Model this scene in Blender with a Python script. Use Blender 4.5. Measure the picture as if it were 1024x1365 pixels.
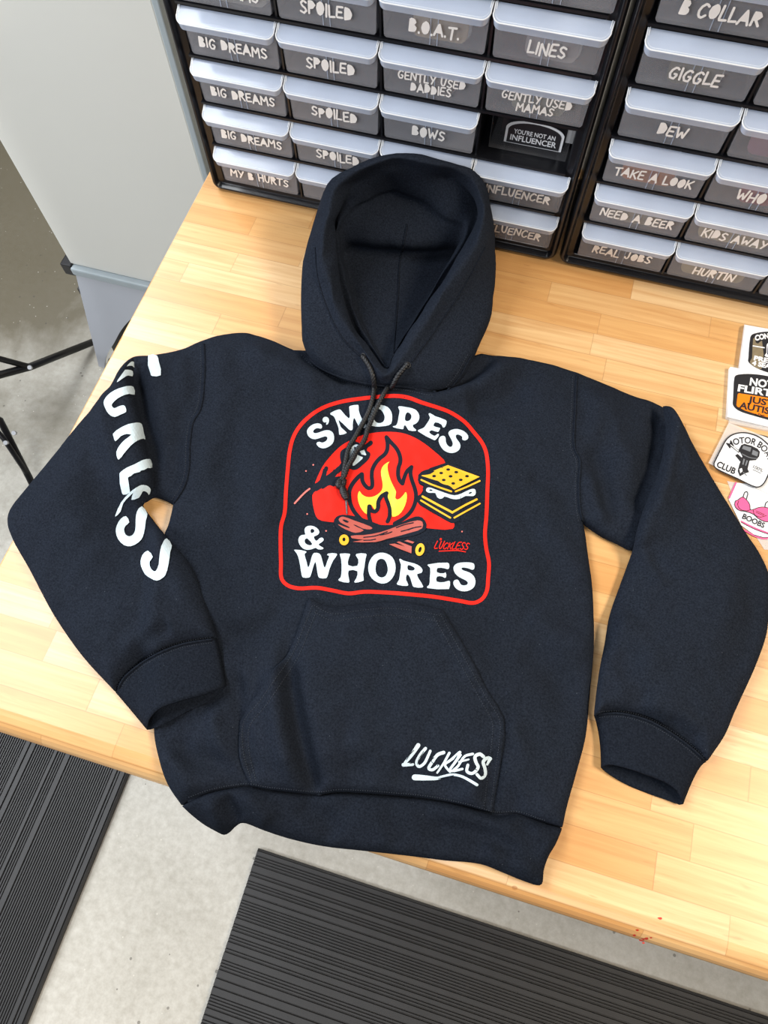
import bpy, bmesh, math, random
import numpy as np
from mathutils import Vector, Matrix
from mathutils.bvhtree import BVHTree
from mathutils.geometry import delaunay_2d_cdt

for o in list(bpy.data.objects): bpy.data.objects.remove(o)
S = bpy.context.scene
COL = S.collection
T = 0.90                                   # bench top height above the floor

# ------------------------------------------------------------------ camera
RX, RZ, RR = 0.40901644, 0.30148286, -0.01893864
FPX = 945.447
CX, CY, CZ = 0.48220008, -0.73482681, 0.75589056
ROT = Matrix.Rotation(RZ, 3, 'Z') @ Matrix.Rotation(RX, 3, 'X') @ Matrix.Rotation(RR, 3, 'Z')
CAM = Vector((CX, CY, CZ + T))
cd = bpy.data.cameras.new('camera'); cam = bpy.data.objects.new('camera', cd); COL.objects.link(cam)
cam.matrix_world = Matrix.Translation(CAM) @ ROT.to_4x4()
cd.sensor_fit = 'VERTICAL'; cd.sensor_height = 36.0; cd.sensor_width = 27.0
cd.lens = FPX / 1365 * 36.0
cd.clip_start = 0.02
S.camera = cam

# ------------------------------------------------------------------ light
w = bpy.data.worlds.new('world'); S.world = w; w.use_nodes = True
bg = w.node_tree.nodes['Background']; bg.inputs[0].default_value = (0.80, 0.88, 1.0, 1); bg.inputs[1].default_value = 0.07
def area(name, loc, target, size, sizey, power, col):
    l = bpy.data.lights.new(name, 'AREA'); l.shape = 'RECTANGLE'; l.size = size; l.size_y = sizey
    l.energy = power; l.color = col
    o = bpy.data.objects.new(name, l); COL.objects.link(o); o.location = loc
    o.rotation_euler = (Vector(target) - Vector(loc)).to_track_quat('-Z', 'Y').to_euler()
    return o
area('skylight', (-1.6, 0.75, 2.9), (0.2, -0.4, T), 1.2, 0.8, 56, (0.94, 0.97, 1.0))
area('skylight', (-1.1, -0.45, 3.0), (0.0, -0.5, T), 0.9, 0.8, 34, (0.94, 0.97, 1.0))
area('daylight_door', (-2.5, -1.6, 1.75), (0.2, -0.45, 0.8), 1.2, 1.1, 84, (0.93, 0.96, 1.0))
area('unseen_ceiling_light', (2.2, -0.30, 2.9), (0.7, -0.15, T), 1.2, 0.5, 72, (1.0, 0.86, 0.68))
area('unseen_ceiling_light', (0.3, -2.7, 3.0), (0.4, -0.3, 0.8), 1.2, 0.4, 28, (0.97, 0.98, 1.0))  # unseen fill light, added to brighten the cabinet fronts and near floor
S.view_settings.view_transform = 'Standard'; S.view_settings.look = 'None'
S.view_settings.gamma = 1.0; S.view_settings.use_curve_mapping = False
S.view_settings.exposure = 0.0

# ------------------------------------------------------------------ helpers
def ray(u, v): return ROT @ Vector(((u - 512) / FPX, -(v - 682.5) / FPX, -1))
def at(u, v, z=0.0):
    d = ray(u, v); return CAM + d * ((z + T - CAM.z) / d.z)
def aty(u, v, y=0.0):
    d = ray(u, v); return CAM + d * ((y - CAM.y) / d.y)
CT = {'A': (400, 520, 8.5333), 'B': (510, 520, 8.5333), 'C': (390, 630, 8.5333), 'D': (540, 610, 8.5333),
      'E': (390, 690, 7.877), 'F': (510, 700, 6.8267), 'G': (450, 570, 7.877), 'P': (360, 500, 3.2),
      'J': (520, 970, 6.8267), 'K': (130, 460, 8.5333), 'L': (130, 610, 7.5833), 'H': (380, 180, 3.2),
      'M': (940, 420, 9.75), 'N': (930, 550, 7.1809), 'Q': (0, 0, 1)}
def cr(c, pts):
    a, b, s = CT[c]; return [(a + p[0] / s, b + p[1] / s) for p in pts]
def catmull(pts, closed=True, n=4):
    P = [np.array(p, float) for p in pts]; m = len(P); out = []
    rng = range(m) if closed else range(m - 1)
    for i in rng:
        if closed: p0, p1, p2, p3 = P[i - 1], P[i], P[(i + 1) % m], P[(i + 2) % m]
        else: p0, p1, p2, p3 = P[max(i - 1, 0)], P[i], P[i + 1], P[min(i + 2, m - 1)]
        d1 = max(np.linalg.norm(p1 - p0), 1e-6) ** .5; d2 = max(np.linalg.norm(p2 - p1), 1e-6) ** .5; d3 = max(np.linalg.norm(p3 - p2), 1e-6) ** .5
        m1 = (p1 - p0) / d1 - (p2 - p0) / (d1 + d2) + (p2 - p1) / d2 if np.linalg.norm(p1 - p0) > 1e-6 else (p2 - p1) / d2
        m2 = (p2 - p1) / d2 - (p3 - p1) / (d2 + d3) + (p3 - p2) / d3 if np.linalg.norm(p3 - p2) > 1e-6 else (p2 - p1) / d2
        m1 = m1 * d2; m2 = m2 * d2
        for k in range(n):
            t = k / n
            out.append(tuple((2*t**3-3*t*t+1)*p1 + (t**3-2*t*t+t)*m1 + (-2*t**3+3*t*t)*p2 + (t**3-t*t)*m2))
    if not closed: out.append(tuple(P[-1]))
    return out
def resample(pts, step, closed=False):
    P = np.array(pts, float)
    if closed: P = np.vstack([P, P[:1]])
    L = np.r_[0, np.cumsum(np.linalg.norm(np.diff(P, axis=0), axis=1))]
    n = max(2, int(round(L[-1] / step)) + 1)
    s = np.linspace(0, L[-1], n)
    Q = np.stack([np.interp(s, L, P[:, k]) for k in range(P.shape[1])], 1)
    return Q[:-1] if closed else Q
def inside(pts, polys):
    x, y = pts[:, 0], pts[:, 1]; r = np.zeros(len(pts), bool)
    for p in polys:
        p = np.asarray(p, float); q = np.roll(p, -1, 0)
        for (x1, y1), (x2, y2) in zip(p, q):
            if y1 == y2: continue
            c = ((y1 > y) != (y2 > y)) & (x < (x2 - x1) * (y - y1) / (y2 - y1) + x1); r ^= c
    return r
def seg_dist(pts, poly, closed=True):
    P = np.asarray(poly, float); Q = np.roll(P, -1, 0)
    if not closed: P, Q = P[:-1], Q[:-1]
    d = np.full(len(pts), 1e9); tt = np.zeros(len(pts)); n = len(P)
    for i in range(n):
        e = Q[i] - P[i]; l = e @ e
        if l < 1e-16: continue
        t = np.clip(((pts - P[i]) @ e) / l, 0, 1)
        dd = np.hypot(pts[:, 0] - P[i][0] - t * e[0], pts[:, 1] - P[i][1] - t * e[1])
        k = dd < d; d[k] = dd[k]; tt[k] = (i + t[k]) / n
    return d, tt
def triangulate(polys, spacing=None, clear=0.6, rings=()):
    V = []; Eg = []
    for p in polys:
        s = len(V); V += [tuple(q) for q in p]; n = len(p)
        Eg += [(s + i, s + (i + 1) % n) for i in range(n)]
    if spacing:
        A = np.array(V); lo, hi = A.min(0), A.max(0); g = []
        r = 0; y = lo[1] + spacing * .5
        while y < hi[1]:
            xs = np.arange(lo[0] + spacing * (.5 if r % 2 else 1.0), hi[0], spacing)
            g.append(np.stack([xs, np.full(len(xs), y)], 1)); y += spacing * .866; r += 1
        if g:
            g = np.vstack(g); g = g[inside(g, polys)]
            if rings:
                B = np.array(polys[0]); tn = np.roll(B, -1, 0) - np.roll(B, 1, 0); tn /= np.linalg.norm(tn, axis=1, keepdims=True) + 1e-12
                sg = 1 if (B[:, 0]*np.roll(B[:, 1], -1) - np.roll(B[:, 0], -1)*B[:, 1]).sum() > 0 else -1
                nn = np.stack([-tn[:, 1], tn[:, 0]], 1)*sg
                for k, r_ in enumerate(rings):
                    c_ = B + nn*r_; c_ = c_[inside(c_, polys)]; c_ = c_[seg_dist(c_, B)[0] > r_*.9]; V += [tuple(q) for q in c_]
            if len(g):
                d = np.full(len(g), 1e9)
                for p in polys: d = np.minimum(d, seg_dist(g, p)[0])
                V += [tuple(q) for q in g[d > max(spacing * clear, (rings[-1] + spacing*.55) if rings else 0)]]
    r = delaunay_2d_cdt([Vector(v) for v in V], Eg, [], 0, 1e-9)
    VV = np.array([(v.x, v.y) for v in r[0]]); F = np.array([f for f in r[2] if len(f) == 3])
    c = VV[F].mean(1); F = F[inside(c, polys)]
    used = np.unique(F); m = -np.ones(len(VV), int); m[used] = np.arange(len(used))
    VV = VV[used]; F = m[F]
    a = VV[F]; ar = (a[:, 1, 0]-a[:, 0, 0])*(a[:, 2, 1]-a[:, 0, 1]) - (a[:, 1, 1]-a[:, 0, 1])*(a[:, 2, 0]-a[:, 0, 0])
    F[ar < 0] = F[ar < 0][:, ::-1]
    return VV, F
def link(name, me, mats, parent=None, smooth=False):
    for m in (mats if isinstance(mats, (list, tuple)) else [mats]): me.materials.append(m)
    if smooth: me.polygons.foreach_set('use_smooth', [True] * len(me.polygons))
    o = bpy.data.objects.new(name, me); COL.objects.link(o)
    if parent: o.parent = parent
    return o
def mesh_obj(name, V, F, mats, parent=None, smooth=False, idx=None, recalc=False):
    me = bpy.data.meshes.new(name); me.from_pydata([tuple(v) for v in V], [], [tuple(int(i) for i in f) for f in F])
    if idx is not None: me.polygons.foreach_set('material_index', idx)
    if recalc:
        bm = bmesh.new(); bm.from_mesh(me); bmesh.ops.recalc_face_normals(bm, faces=bm.faces); bm.to_mesh(me); bm.free()
    me.update(); return link(name, me, mats, parent, smooth)
class MB:
    def __init__(s): s.V = []; s.F = []; s.I = []
    def add(s, V, F, i=0):
        b = len(s.V); s.V += [tuple(v) for v in V]
        for f in F: s.F.append(tuple(int(k) + b for k in f)); s.I.append(i)
    def box(s, a, b, i=0):
        (x0, y0, z0), (x1, y1, z1) = a, b
        s.add([(x0,y0,z0),(x1,y0,z0),(x1,y1,z0),(x0,y1,z0),(x0,y0,z1),(x1,y0,z1),(x1,y1,z1),(x0,y1,z1)],
              [(0,3,2,1),(4,5,6,7),(0,1,5,4),(1,2,6,5),(2,3,7,6),(3,0,4,7)], i)
    def tube(s, pts, r, n=10, caps=True, twist=0.0, lobes=0, amp=0.0, i=0):
        P = [Vector(p) for p in pts]; m = len(P); V = []; up = Vector((0, 0, 1)); L = 0
        for k in range(m):
            t = (P[min(k+1, m-1)] - P[max(k-1, 0)]).normalized()
            a = t.cross(up)
            if a.length < 1e-3: a = t.cross(Vector((1, 0, 0)))
            a.normalize(); b = a.cross(t)
            if k: L += (P[k] - P[k-1]).length
            rr = r(k / (m - 1)) if callable(r) else r
            for j in range(n):
                q = 2 * math.pi * j / n
                R = rr * (1 + amp * math.cos(lobes * q + twist * L)) if lobes else rr
                V.append(P[k] + (a * math.cos(q) + b * math.sin(q)) * R)
        F = [(k*n+j, k*n+(j+1) % n, (k+1)*n+(j+1) % n, (k+1)*n+j) for k in range(m-1) for j in range(n)]
        if caps: F += [tuple(range(n))[::-1], tuple(range((m-1)*n, m*n))]
        s.add(V, F, i)
    def build(s, name, mats, parent=None, smooth=False, recalc=True):
        return mesh_obj(name, s.V, s.F, mats, parent, smooth, s.I, recalc)
def bevel(o, wd=.002, seg=2, ang=40):
    m = o.modifiers.new('bevel', 'BEVEL'); m.width = wd; m.segments = seg; m.limit_method = 'ANGLE'; m.angle_limit = math.radians(ang); return o
def tag(o, label=None, cat=None, group=None, kind=None):
    if label: o['label'] = label
    if cat: o['category'] = cat
    if group: o['group'] = group
    if kind: o['kind'] = kind
    return o
def empty(name, loc, label, cat, group=None):
    o = bpy.data.objects.new(name, None); COL.objects.link(o); o.location = loc; o.empty_display_size = .05
    bpy.context.view_layer.update()
    return tag(o, label, cat, group)
def vnoise(x, y, seed=0):
    xi = np.floor(x).astype(int); yi = np.floor(y).astype(int); fx = x - xi; fy = y - yi
    fx = fx*fx*fx*(fx*(fx*6-15)+10); fy = fy*fy*fy*(fy*(fy*6-15)+10)
    def h(a, b):
        n = np.sin(a * 127.1 + b * 311.7 + seed * 74.7) * 43758.5453; return (n - np.floor(n)) * 2 - 1
    return (h(xi, yi)*(1-fx)+h(xi+1, yi)*fx)*(1-fy) + (h(xi, yi+1)*(1-fx)+h(xi+1, yi+1)*fx)*fy
def sstep(x): x = np.clip(x, 0, 1); return x*x*(3-2*x)

# ------------------------------------------------------------------ materials
class NT:
    def __init__(s, name):
        s.m = bpy.data.materials.new(name); s.m.use_nodes = True; s.t = s.m.node_tree; s.b = s.t.nodes['Principled BSDF']
    def n(s, typ, **kw):
        o = s.t.nodes.new(typ)
        for k, v in kw.items():
            if k == 'inp':
                for a, b in v.items():
                    if hasattr(b, 'is_linked') or hasattr(b, 'links'): s.t.links.new(b, o.inputs[a])
                    else: o.inputs[a].default_value = b
            else: setattr(o, k, v)
        return o
    def l(s, a, b): s.t.links.new(a, b)
    def math(s, op, a, b=0.0, c=None):
        i = {0: a, 1: b}
        if c is not None: i[2] = c
        return s.n('ShaderNodeMath', operation=op, inp=i).outputs[0]
    def mix(s, f, a, b, blend='MIX'):
        o = s.n('ShaderNodeMix', data_type='RGBA', blend_type=blend)
        for k, v in ((0, f), (6, a), (7, b)):
            if hasattr(v, 'links'): s.l(v, o.inputs[k])
            else: o.inputs[k].default_value = (*v, 1) if isinstance(v, tuple) and len(v) == 3 else v
        return o.outputs[2]
    def ramp(s, f, stops):
        o = s.n('ShaderNodeValToRGB'); s.l(f, o.inputs[0]); e = o.color_ramp.elements
        while len(e) < len(stops): e.new(.5)
        for k, (p, c) in zip(e, stops): k.position = p; k.color = (*c, 1)
        return o.outputs[0]
    def bump(s, h, strength=.3, dist=.001):
        o = s.n('ShaderNodeBump', inp={'Height': h, 'Strength': strength, 'Distance': dist}); s.l(o.outputs[0], s.b.inputs['Normal'])
    def set(s, **kw):
        for k, v in kw.items():
            k = k.replace('_', ' ')
            if hasattr(v, 'links'): s.l(v, s.b.inputs[k])
            else: s.b.inputs[k].default_value = (*v, 1) if isinstance(v, tuple) and len(v) == 3 else v
        return s
def plain(name, col, rough=.5, noise=0.06, scale=40, spec=.5, metal=0.0, alpha=1.0, bump=0):
    N = NT(name); tc = N.n('ShaderNodeTexCoord')
    nz = N.n('ShaderNodeTexNoise', inp={'Vector': tc.outputs['Object'], 'Scale': scale, 'Detail': 4.0})
    c = N.mix(nz.outputs[0], tuple(max(0, k*(1-noise)) for k in col), tuple(min(1, k*(1+noise)) for k in col))
    N.set(Base_Color=c, Roughness=rough, Metallic=metal, Alpha=alpha); N.b.inputs['Specular IOR Level'].default_value = spec
    if bump: N.bump(nz.outputs[0], bump, .001)
    return N.m
def srgb(r, g, b):
    f = lambda c: c/12.92 if c <= .04045 else ((c+.055)/1.055)**2.4
    return (f(r/255), f(g/255), f(b/255))
def cloth_mat(name, k=1.0, rib=None):
    N = NT(name); tc = N.n('ShaderNodeTexCoord')
    n1 = N.n('ShaderNodeTexNoise', inp={'Vector': tc.outputs['Object'], 'Scale': 520.0, 'Detail': 5.0, 'Roughness': .7})
    n2 = N.n('ShaderNodeTexNoise', inp={'Vector': tc.outputs['Object'], 'Scale': 14.0, 'Detail': 3.0})
    a = N.mix(N.ramp(n1.outputs[0], [(.32, (0, 0, 0)), (.68, (1, 1, 1))]), (.0055*k, .0071*k, .0108*k), (.0185*k, .0235*k, .0345*k))
    a = N.mix(N.math('MULTIPLY', n2.outputs[0], .35), a, (.0135*k, .0172*k, .0262*k))
    vo = N.n('ShaderNodeTexVoronoi', inp={'Vector': tc.outputs['Object'], 'Scale': 75.0, 'Randomness': 1.0})
    lint = N.math('LESS_THAN', vo.outputs['Distance'], .032)
    a = N.mix(N.math('MULTIPLY', lint, .35), a, (.14, .16, .19))
    N.set(Base_Color=a, Roughness=.92); N.b.inputs['Specular IOR Level'].default_value = .03
    N.b.inputs['Sheen Weight'].default_value = 0.0; N.b.inputs['Sheen Roughness'].default_value = .45
    N.b.inputs['Sheen Tint'].default_value = (.75, .85, 1, 1)
    wv = N.n('ShaderNodeTexNoise', inp={'Vector': tc.outputs['Object'], 'Scale': 900.0, 'Detail': 2.0})
    N.bump(wv.outputs[0], .35, .0008)
    return N.m
def wood_mat():
    N = NT('butcher_block_maple'); tc = N.n('ShaderNodeTexCoord'); sp = N.n('ShaderNodeSeparateXYZ'); N.l(tc.outputs['Object'], sp.inputs[0])
    X, Y = sp.outputs[0], sp.outputs[1]
    H = .0345
    ry = N.math('DIVIDE', Y, H); row = N.math('FLOOR', ry); fy = N.math('FRACT', ry)
    wn = N.n('ShaderNodeTexWhiteNoise', noise_dimensions='1D', inp={'W': row})
    L = N.math('ADD', N.math('MULTIPLY', wn.outputs[0], .16), .20)
    cx = N.math('DIVIDE', N.math('ADD', X, N.math('MULTIPLY', wn.outputs[0], 7.3)), L); cell = N.math('FLOOR', cx); fx = N.math('FRACT', cx)
    cv = N.n('ShaderNodeCombineXYZ', inp={0: row, 1: cell})
    w2 = N.n('ShaderNodeTexWhiteNoise', noise_dimensions='2D'); N.l(cv.outputs[0], w2.inputs['Vector'])
    base = N.ramp(w2.outputs[0], [(0, srgb(208, 156, 96)), (.35, srgb(216, 170, 111)), (.7, srgb(222, 182, 128)), (1, srgb(228, 195, 147))])
    st = N.n('ShaderNodeCombineXYZ', inp={0: N.math('ADD', N.math('MULTIPLY', X, 3.2), N.math('MULTIPLY', w2.outputs[0], 37.0)), 1: N.math('MULTIPLY', Y, 75.0), 2: N.math('MULTIPLY', w2.outputs[0], 11.0)})
    g = N.n('ShaderNodeTexNoise', inp={'Vector': st.outputs[0], 'Scale': 1.6, 'Detail': 6.0, 'Roughness': .62, 'Distortion': .6})
    c = N.mix(N.ramp(g.outputs[0], [(.35, (0, 0, 0)), (.78, (.75, .75, .75))]), base, srgb(186, 128, 70))
    g2 = N.n('ShaderNodeTexNoise', inp={'Vector': tc.outputs['Object'], 'Scale': 9.0, 'Detail': 4.0})
    c = N.mix(N.math('MULTIPLY', N.ramp(g2.outputs[0], [(.5, (0, 0, 0)), (.8, (1, 1, 1))]), .22), c, srgb(214, 150, 82))
    # dark flecks and a few knots
    fl = N.n('ShaderNodeCombineXYZ', inp={0: N.math('MULTIPLY', X, 24.0), 1: N.math('MULTIPLY', Y, 160.0)})
    f1 = N.n('ShaderNodeTexNoise', inp={'Vector': fl.outputs[0], 'Scale': 1.0, 'Detail': 2.0})
    c = N.mix(N.math('MULTIPLY', N.ramp(f1.outputs[0], [(.67, (0, 0, 0)), (.76, (1, 1, 1))]), .35), c, srgb(150, 96, 48))
    vk = N.n('ShaderNodeTexVoronoi', inp={'Vector': tc.outputs['Object'], 'Scale': 5.5})
    c = N.mix(N.math('MULTIPLY', N.math('LESS_THAN', vk.outputs['Distance'], .030), .55), c, srgb(165, 105, 60))
    # glue lines
    ey = N.math('MINIMUM', fy, N.math('SUBTRACT', 1.0, fy)); ex = N.math('MULTIPLY', N.math('MINIMUM', fx, N.math('SUBTRACT', 1.0, fx)), 6.5)
    j = N.math('LESS_THAN', N.math('MINIMUM', ey, ex), .013)
    c = N.mix(N.math('MULTIPLY', j, .38), c, srgb(150, 98, 52))
    N.set(Base_Color=c, Roughness=.36); N.b.inputs['Specular IOR Level'].default_value = .42
    N.b.inputs['Coat Weight'].default_value = .5; N.b.inputs['Coat Roughness'].default_value = .34
    N.bump(g.outputs[0], .06, .001); return N.m
def concrete_mat():
    N = NT('sealed_concrete'); tc = N.n('ShaderNodeTexCoord')
    a = N.n('ShaderNodeTexNoise', inp={'Vector': tc.outputs['Object'], 'Scale': 2.6, 'Detail': 8.0, 'Roughness': .6, 'Distortion': .3})
    b = N.n('ShaderNodeTexNoise', inp={'Vector': tc.outputs['Object'], 'Scale': 60.0, 'Detail': 6.0, 'Roughness': .7})
    c = N.ramp(a.outputs[0], [(.3, srgb(150, 145, 132)), (.5, srgb(182, 178, 167)), (.72, srgb(204, 201, 192))])
    c = N.mix(.5, c, N.ramp(b.outputs[0], [(.3, srgb(158, 153, 142)), (.7, srgb(208, 206, 198))]))
    # darker brown patch in the slab beside the machine, fading outward
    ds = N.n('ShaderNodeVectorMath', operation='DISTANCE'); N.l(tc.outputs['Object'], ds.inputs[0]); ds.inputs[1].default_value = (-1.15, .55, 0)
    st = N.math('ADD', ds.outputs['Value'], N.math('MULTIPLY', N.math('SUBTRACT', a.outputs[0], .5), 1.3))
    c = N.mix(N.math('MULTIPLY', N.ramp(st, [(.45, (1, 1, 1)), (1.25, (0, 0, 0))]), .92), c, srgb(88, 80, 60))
    v = N.n('ShaderNodeTexVoronoi', inp={'Vector': tc.outputs['Object'], 'Scale': 22.0})
    c = N.mix(N.math('MULTIPLY', N.math('LESS_THAN', v.outputs['Distance'], .07), .6), c, srgb(74, 68, 60))
    v2 = N.n('ShaderNodeTexVoronoi', inp={'Vector': tc.outputs['Object'], 'Scale': 41.0})
    c = N.mix(N.math('MULTIPLY', N.math('LESS_THAN', v2.outputs['Distance'], .06), .6), c, srgb(214, 210, 200))
    N.set(Base_Color=c, Roughness=N.ramp(b.outputs[0], [(.2, (.38,)*3), (.8, (.6,)*3)])); N.bump(b.outputs[0], .12, .002); return N.m
M = {}
M['cloth'] = cloth_mat('black_fleece'); M['rib'] = cloth_mat('black_rib_knit', .8); M['thread'] = plain('black_thread', (.034, .040, .052), .85, .1, 40, .05)
M['cord'] = plain('black_braided_cord', (.0062, .007, .009), .5, .3, 900, .4); M['aglet'] = plain('clear_smoke_aglet', (.10, .11, .12), .25)
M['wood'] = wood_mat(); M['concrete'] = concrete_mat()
M['mat'] = plain('black_ribbed_rubber', (.026, .026, .027), .5, .25, 30)
M['steel_black'] = plain('black_powder_coat', (.008, .008, .010), .35); M['steel'] = plain('bright_steel', (.55, .56, .58), .35, metal=1.0)
M['white_panel'] = plain('white_enamel_panel', srgb(204, 204, 198), .42, .02, 3); M['grey_trim'] = plain('grey_trim', srgb(150, 160, 165), .4)
M['wall'] = plain('painted_wall', srgb(214, 212, 206), .8, .03, 8)
M['grey_sheet'] = plain('grey_plastic_sheet', srgb(166, 170, 178), .5, .05, 6); M['dark_hole'] = plain('dark_metal', (.03, .028, .025), .5)
M['black_plastic'] = plain('black_styrene', (.0075, .008, .0105), .28, .1, 20)
def clear_mat(name, col, alpha, rough):
    N = NT(name); tc = N.n('ShaderNodeTexCoord')
    nz = N.n('ShaderNodeTexNoise', inp={'Vector': tc.outputs['Object'], 'Scale': 26.0, 'Detail': 4.0})
    c = N.mix(nz.outputs[0], tuple(k*.88 for k in col), tuple(min(1, k*1.1) for k in col))
    N.set(Base_Color=c, Roughness=rough, Alpha=alpha); N.bump(nz.outputs[0], .04, .002); return N.m
M['clear'] = clear_mat('smoky_clear_plastic', (.40, .40, .43), .30, .22)
M['clear_lip'] = clear_mat('frosted_clear_pull', (.60, .69, .86), .54, .14)
M['clear_rim'] = clear_mat('clear_moulded_rim', (.86, .89, .94), .85, .12)
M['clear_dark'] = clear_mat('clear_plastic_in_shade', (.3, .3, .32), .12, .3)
M['clear_bag'] = clear_mat('clear_poly_sleeve', (.85, .85, .85), .38, .2)
M['vinyl_white'] = plain('white_vinyl_lettering', (.90, .86, .82), .5)
M['white'] = plain('white_ink', srgb(197, 214, 223), .6, .05, 300); M['red'] = plain('red_ink', srgb(222, 36, 25), .7, .06, 200, .15)
M['yellow'] = plain('yellow_ink', srgb(238, 212, 60), .55, .05, 200); M['orange'] = plain('golden_ink', srgb(234, 176, 34), .55, .05, 200)
M['brown'] = plain('brown_ink', srgb(172, 78, 66), .6, .05, 200); M['pink_ink'] = plain('pale_red_ink', srgb(214, 112, 104), .6, .05, 200)
M['ink_gap'] = plain('black_ink', (.014, .018, .027), .9, .25, 600, .03)
M['paper'] = plain('white_sticker_paper', srgb(238, 240, 243), .45, .02); M['stk_black'] = plain('black_sticker_ink', (.018, .018, .022), .4)
M['stk_orange'] = plain('orange_sticker_ink', srgb(247, 132, 18), .4); M['stk_pink'] = plain('pink_sticker_ink', srgb(240, 96, 150), .4)
M['stk_olive'] = plain('olive_camo_ink', srgb(128, 116, 92), .5, .3, 150); M['stk_grey'] = plain('grey_sticker_ink', srgb(120, 124, 130), .4)
M['stk_blue'] = plain('navy_sticker_ink', srgb(38, 52, 84), .4)

# ------------------------------------------------------------------ setting
def plane_box(name, a, b, m): q = MB(); q.box(a, b); return tag(q.build(name, m), kind='structure')
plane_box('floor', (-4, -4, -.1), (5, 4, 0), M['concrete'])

plane_box('wall_back', (-4, 2.2, 0), (5, 2.3, 3.6), M['wall'])

# work bench
bench = empty('workbench', (.9, -.29, 0), 'maple butcher block workbench under the black hoodie', 'workbench')
def rel(o, p):   # parent keeping world coordinates
    o.parent = p; o.matrix_parent_inverse = p.matrix_world.inverted(); return o
R = .0225; prof = [(.185, 0), (.185, -.045)]
for k in range(0, 13):
    a = -math.pi/2 + math.pi * k / 12; prof.append((-.769 + R - R*math.cos(a), -.0225 + R*math.sin(a)))
x0, x1 = -.0150, 1.9
q = MB(); n = len(prof)
V = [(x, p[0], T + p[1]) for x in (x0, x0 + .002, x1) for p in prof]
F = [(k*n+i, k*n+(i+1) % n, (k+1)*n+(i+1) % n, (k+1)*n+i) for k in range(2) for i in range(n)] + [tuple(range(n)), tuple(range(2*n, 3*n))[::-1]]
q.add(V, F); o = q.build('bench_top', M['wood'], recalc=True); rel(o, bench); bevel(o, .002, 2, 60)
q = MB()
for (x, y) in ((.06, -.66), (.06, .10), (1.8, -.66), (1.8, .10)):
    l = MB(); l.box((x-.03, y-.03, 0), (x+.03, y+.03, T-.045)); rel(l.build('leg', M['steel_black']), bench)
q.box((.09, -.65, T-.13), (1.77, -.62, T-.045)); q.box((.09, .07, T-.13), (1.77, .10, T-.045)); q.box((.05, -.63, T-.13), (.08, .07, T-.045))
rel(q.build('apron', M['steel_black']), bench)

q = MB(); rgs = random.Random(5)
for u, v, r_ in ((880, 1224, 1.7), (856, 1253, 2.4), (862, 1251, 1.6), (846, 1247, 1.4), (850, 1240, 1.2), (868, 1250, 1.0), (858, 1257, 1.3)):
    P = [(u + r_*1.7*math.cos(a)*rgs.uniform(.7, 1.2), v + r_*math.sin(a)*rgs.uniform(.7, 1.2)) for a in np.linspace(0, 2*math.pi, 9)[:-1]]
    zz = [0.0002 if v < 1240 else -.004 for _ in P]
    W_ = [at(a, b, 0) for a, b in P]
    def edge_z(p):
        t = -.769 + R - p.y
        return .0003 if t < 0 else -.0225 + math.sqrt(max(0, R*R - t*t)) + .0003
    for _ in range(3): W_ = [at(a, b, edge_z(w_)) for (a, b), w_ in zip(P, W_)]
    q.add(W_, [tuple(range(len(W_)))[::-1]])
rel(q.build('paint_speck', plain('dried_red_paint', srgb(190, 40, 25), .5)), bench)['kind'] = 'stuff'

# ribbed floor mats
def ribbed(name, x0, x1, y0, y1, along, label, seed, wide=.22):
    rng = random.Random(seed); a0, a1 = (x0, x1) if along == 'Y' else (y0, y1)
    P = [(a0, 0), (a0, .008), (a0+.004, .011)]; a = a0 + .006
    while a < a1 - .012:
        if rng.random() < wide:
            wd = rng.uniform(.006, .012); P += [(a, .0115), (a+wd, .0115), (a+wd+.001, .0075), (a+wd+.0025, .0075)]; a += wd + .0035
        else:
            P += [(a, .0108), (a+.0026, .0108), (a+.0034, .0075), (a+.0045, .0075)]; a += .0053
    P += [(a1-.004, .011), (a1, .008), (a1, 0)]
    b0, b1 = (y0, y1) if along == 'Y' else (x0, x1); m = len(P)
    V = [((p[0], b, p[1]) if along == 'Y' else (b, p[0], p[1])) for b in (b0, b1) for p in P]
    F = [(i, i+1, m+i+1, m+i) for i in range(m-1)] + [(0, m, 2*m-1, m-1), tuple(range(m)), tuple(range(m, 2*m))[::-1]]
    return tag(mesh_obj(name, V, F, M['mat'], recalc=True), label, 'floor mat')
ribbed('floor_mat', -.75, -.092, -1.75, -.50, 'Y', 'black ribbed rubber floor mat with ribs running lengthwise at lower left', 3, .05)
ribbed('floor_mat', .232, 1.75, -1.75, -.866, 'X', 'black ribbed rubber floor mat below the front bench edge, bottom right', 8)

# white machine left of the bench
mc = empty('machine', (-.34, .48, 0), 'tall white machine with grey arched base behind the bench end', 'machine')
zt = T + .32; zb = T - .528; xl, xr = -.564, -.128
q = MB(); q.box((xl, .2, zb), (xr-.012, .8, zt)); rel(bevel(q.build('housing', M['white_panel']), .004), mc)
q = MB(); q.box((xr-.012, .196, zb), (xr, .8, zt)); rel(bevel(q.build('corner_trim', M['grey_trim']), .002), mc)
q = MB(); q.box((xl+.004, .186, zb-.022), (xr, .78, zb)); rel(bevel(q.build('bottom_rail', M['grey_trim']), .004), mc)
q = MB(); q.box((xl-.022, .190, zb-.030), (xl+.006, .24, zb+.004)); rel(bevel(q.build('rubber_corner', M['steel_black']), .003), mc)
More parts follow.
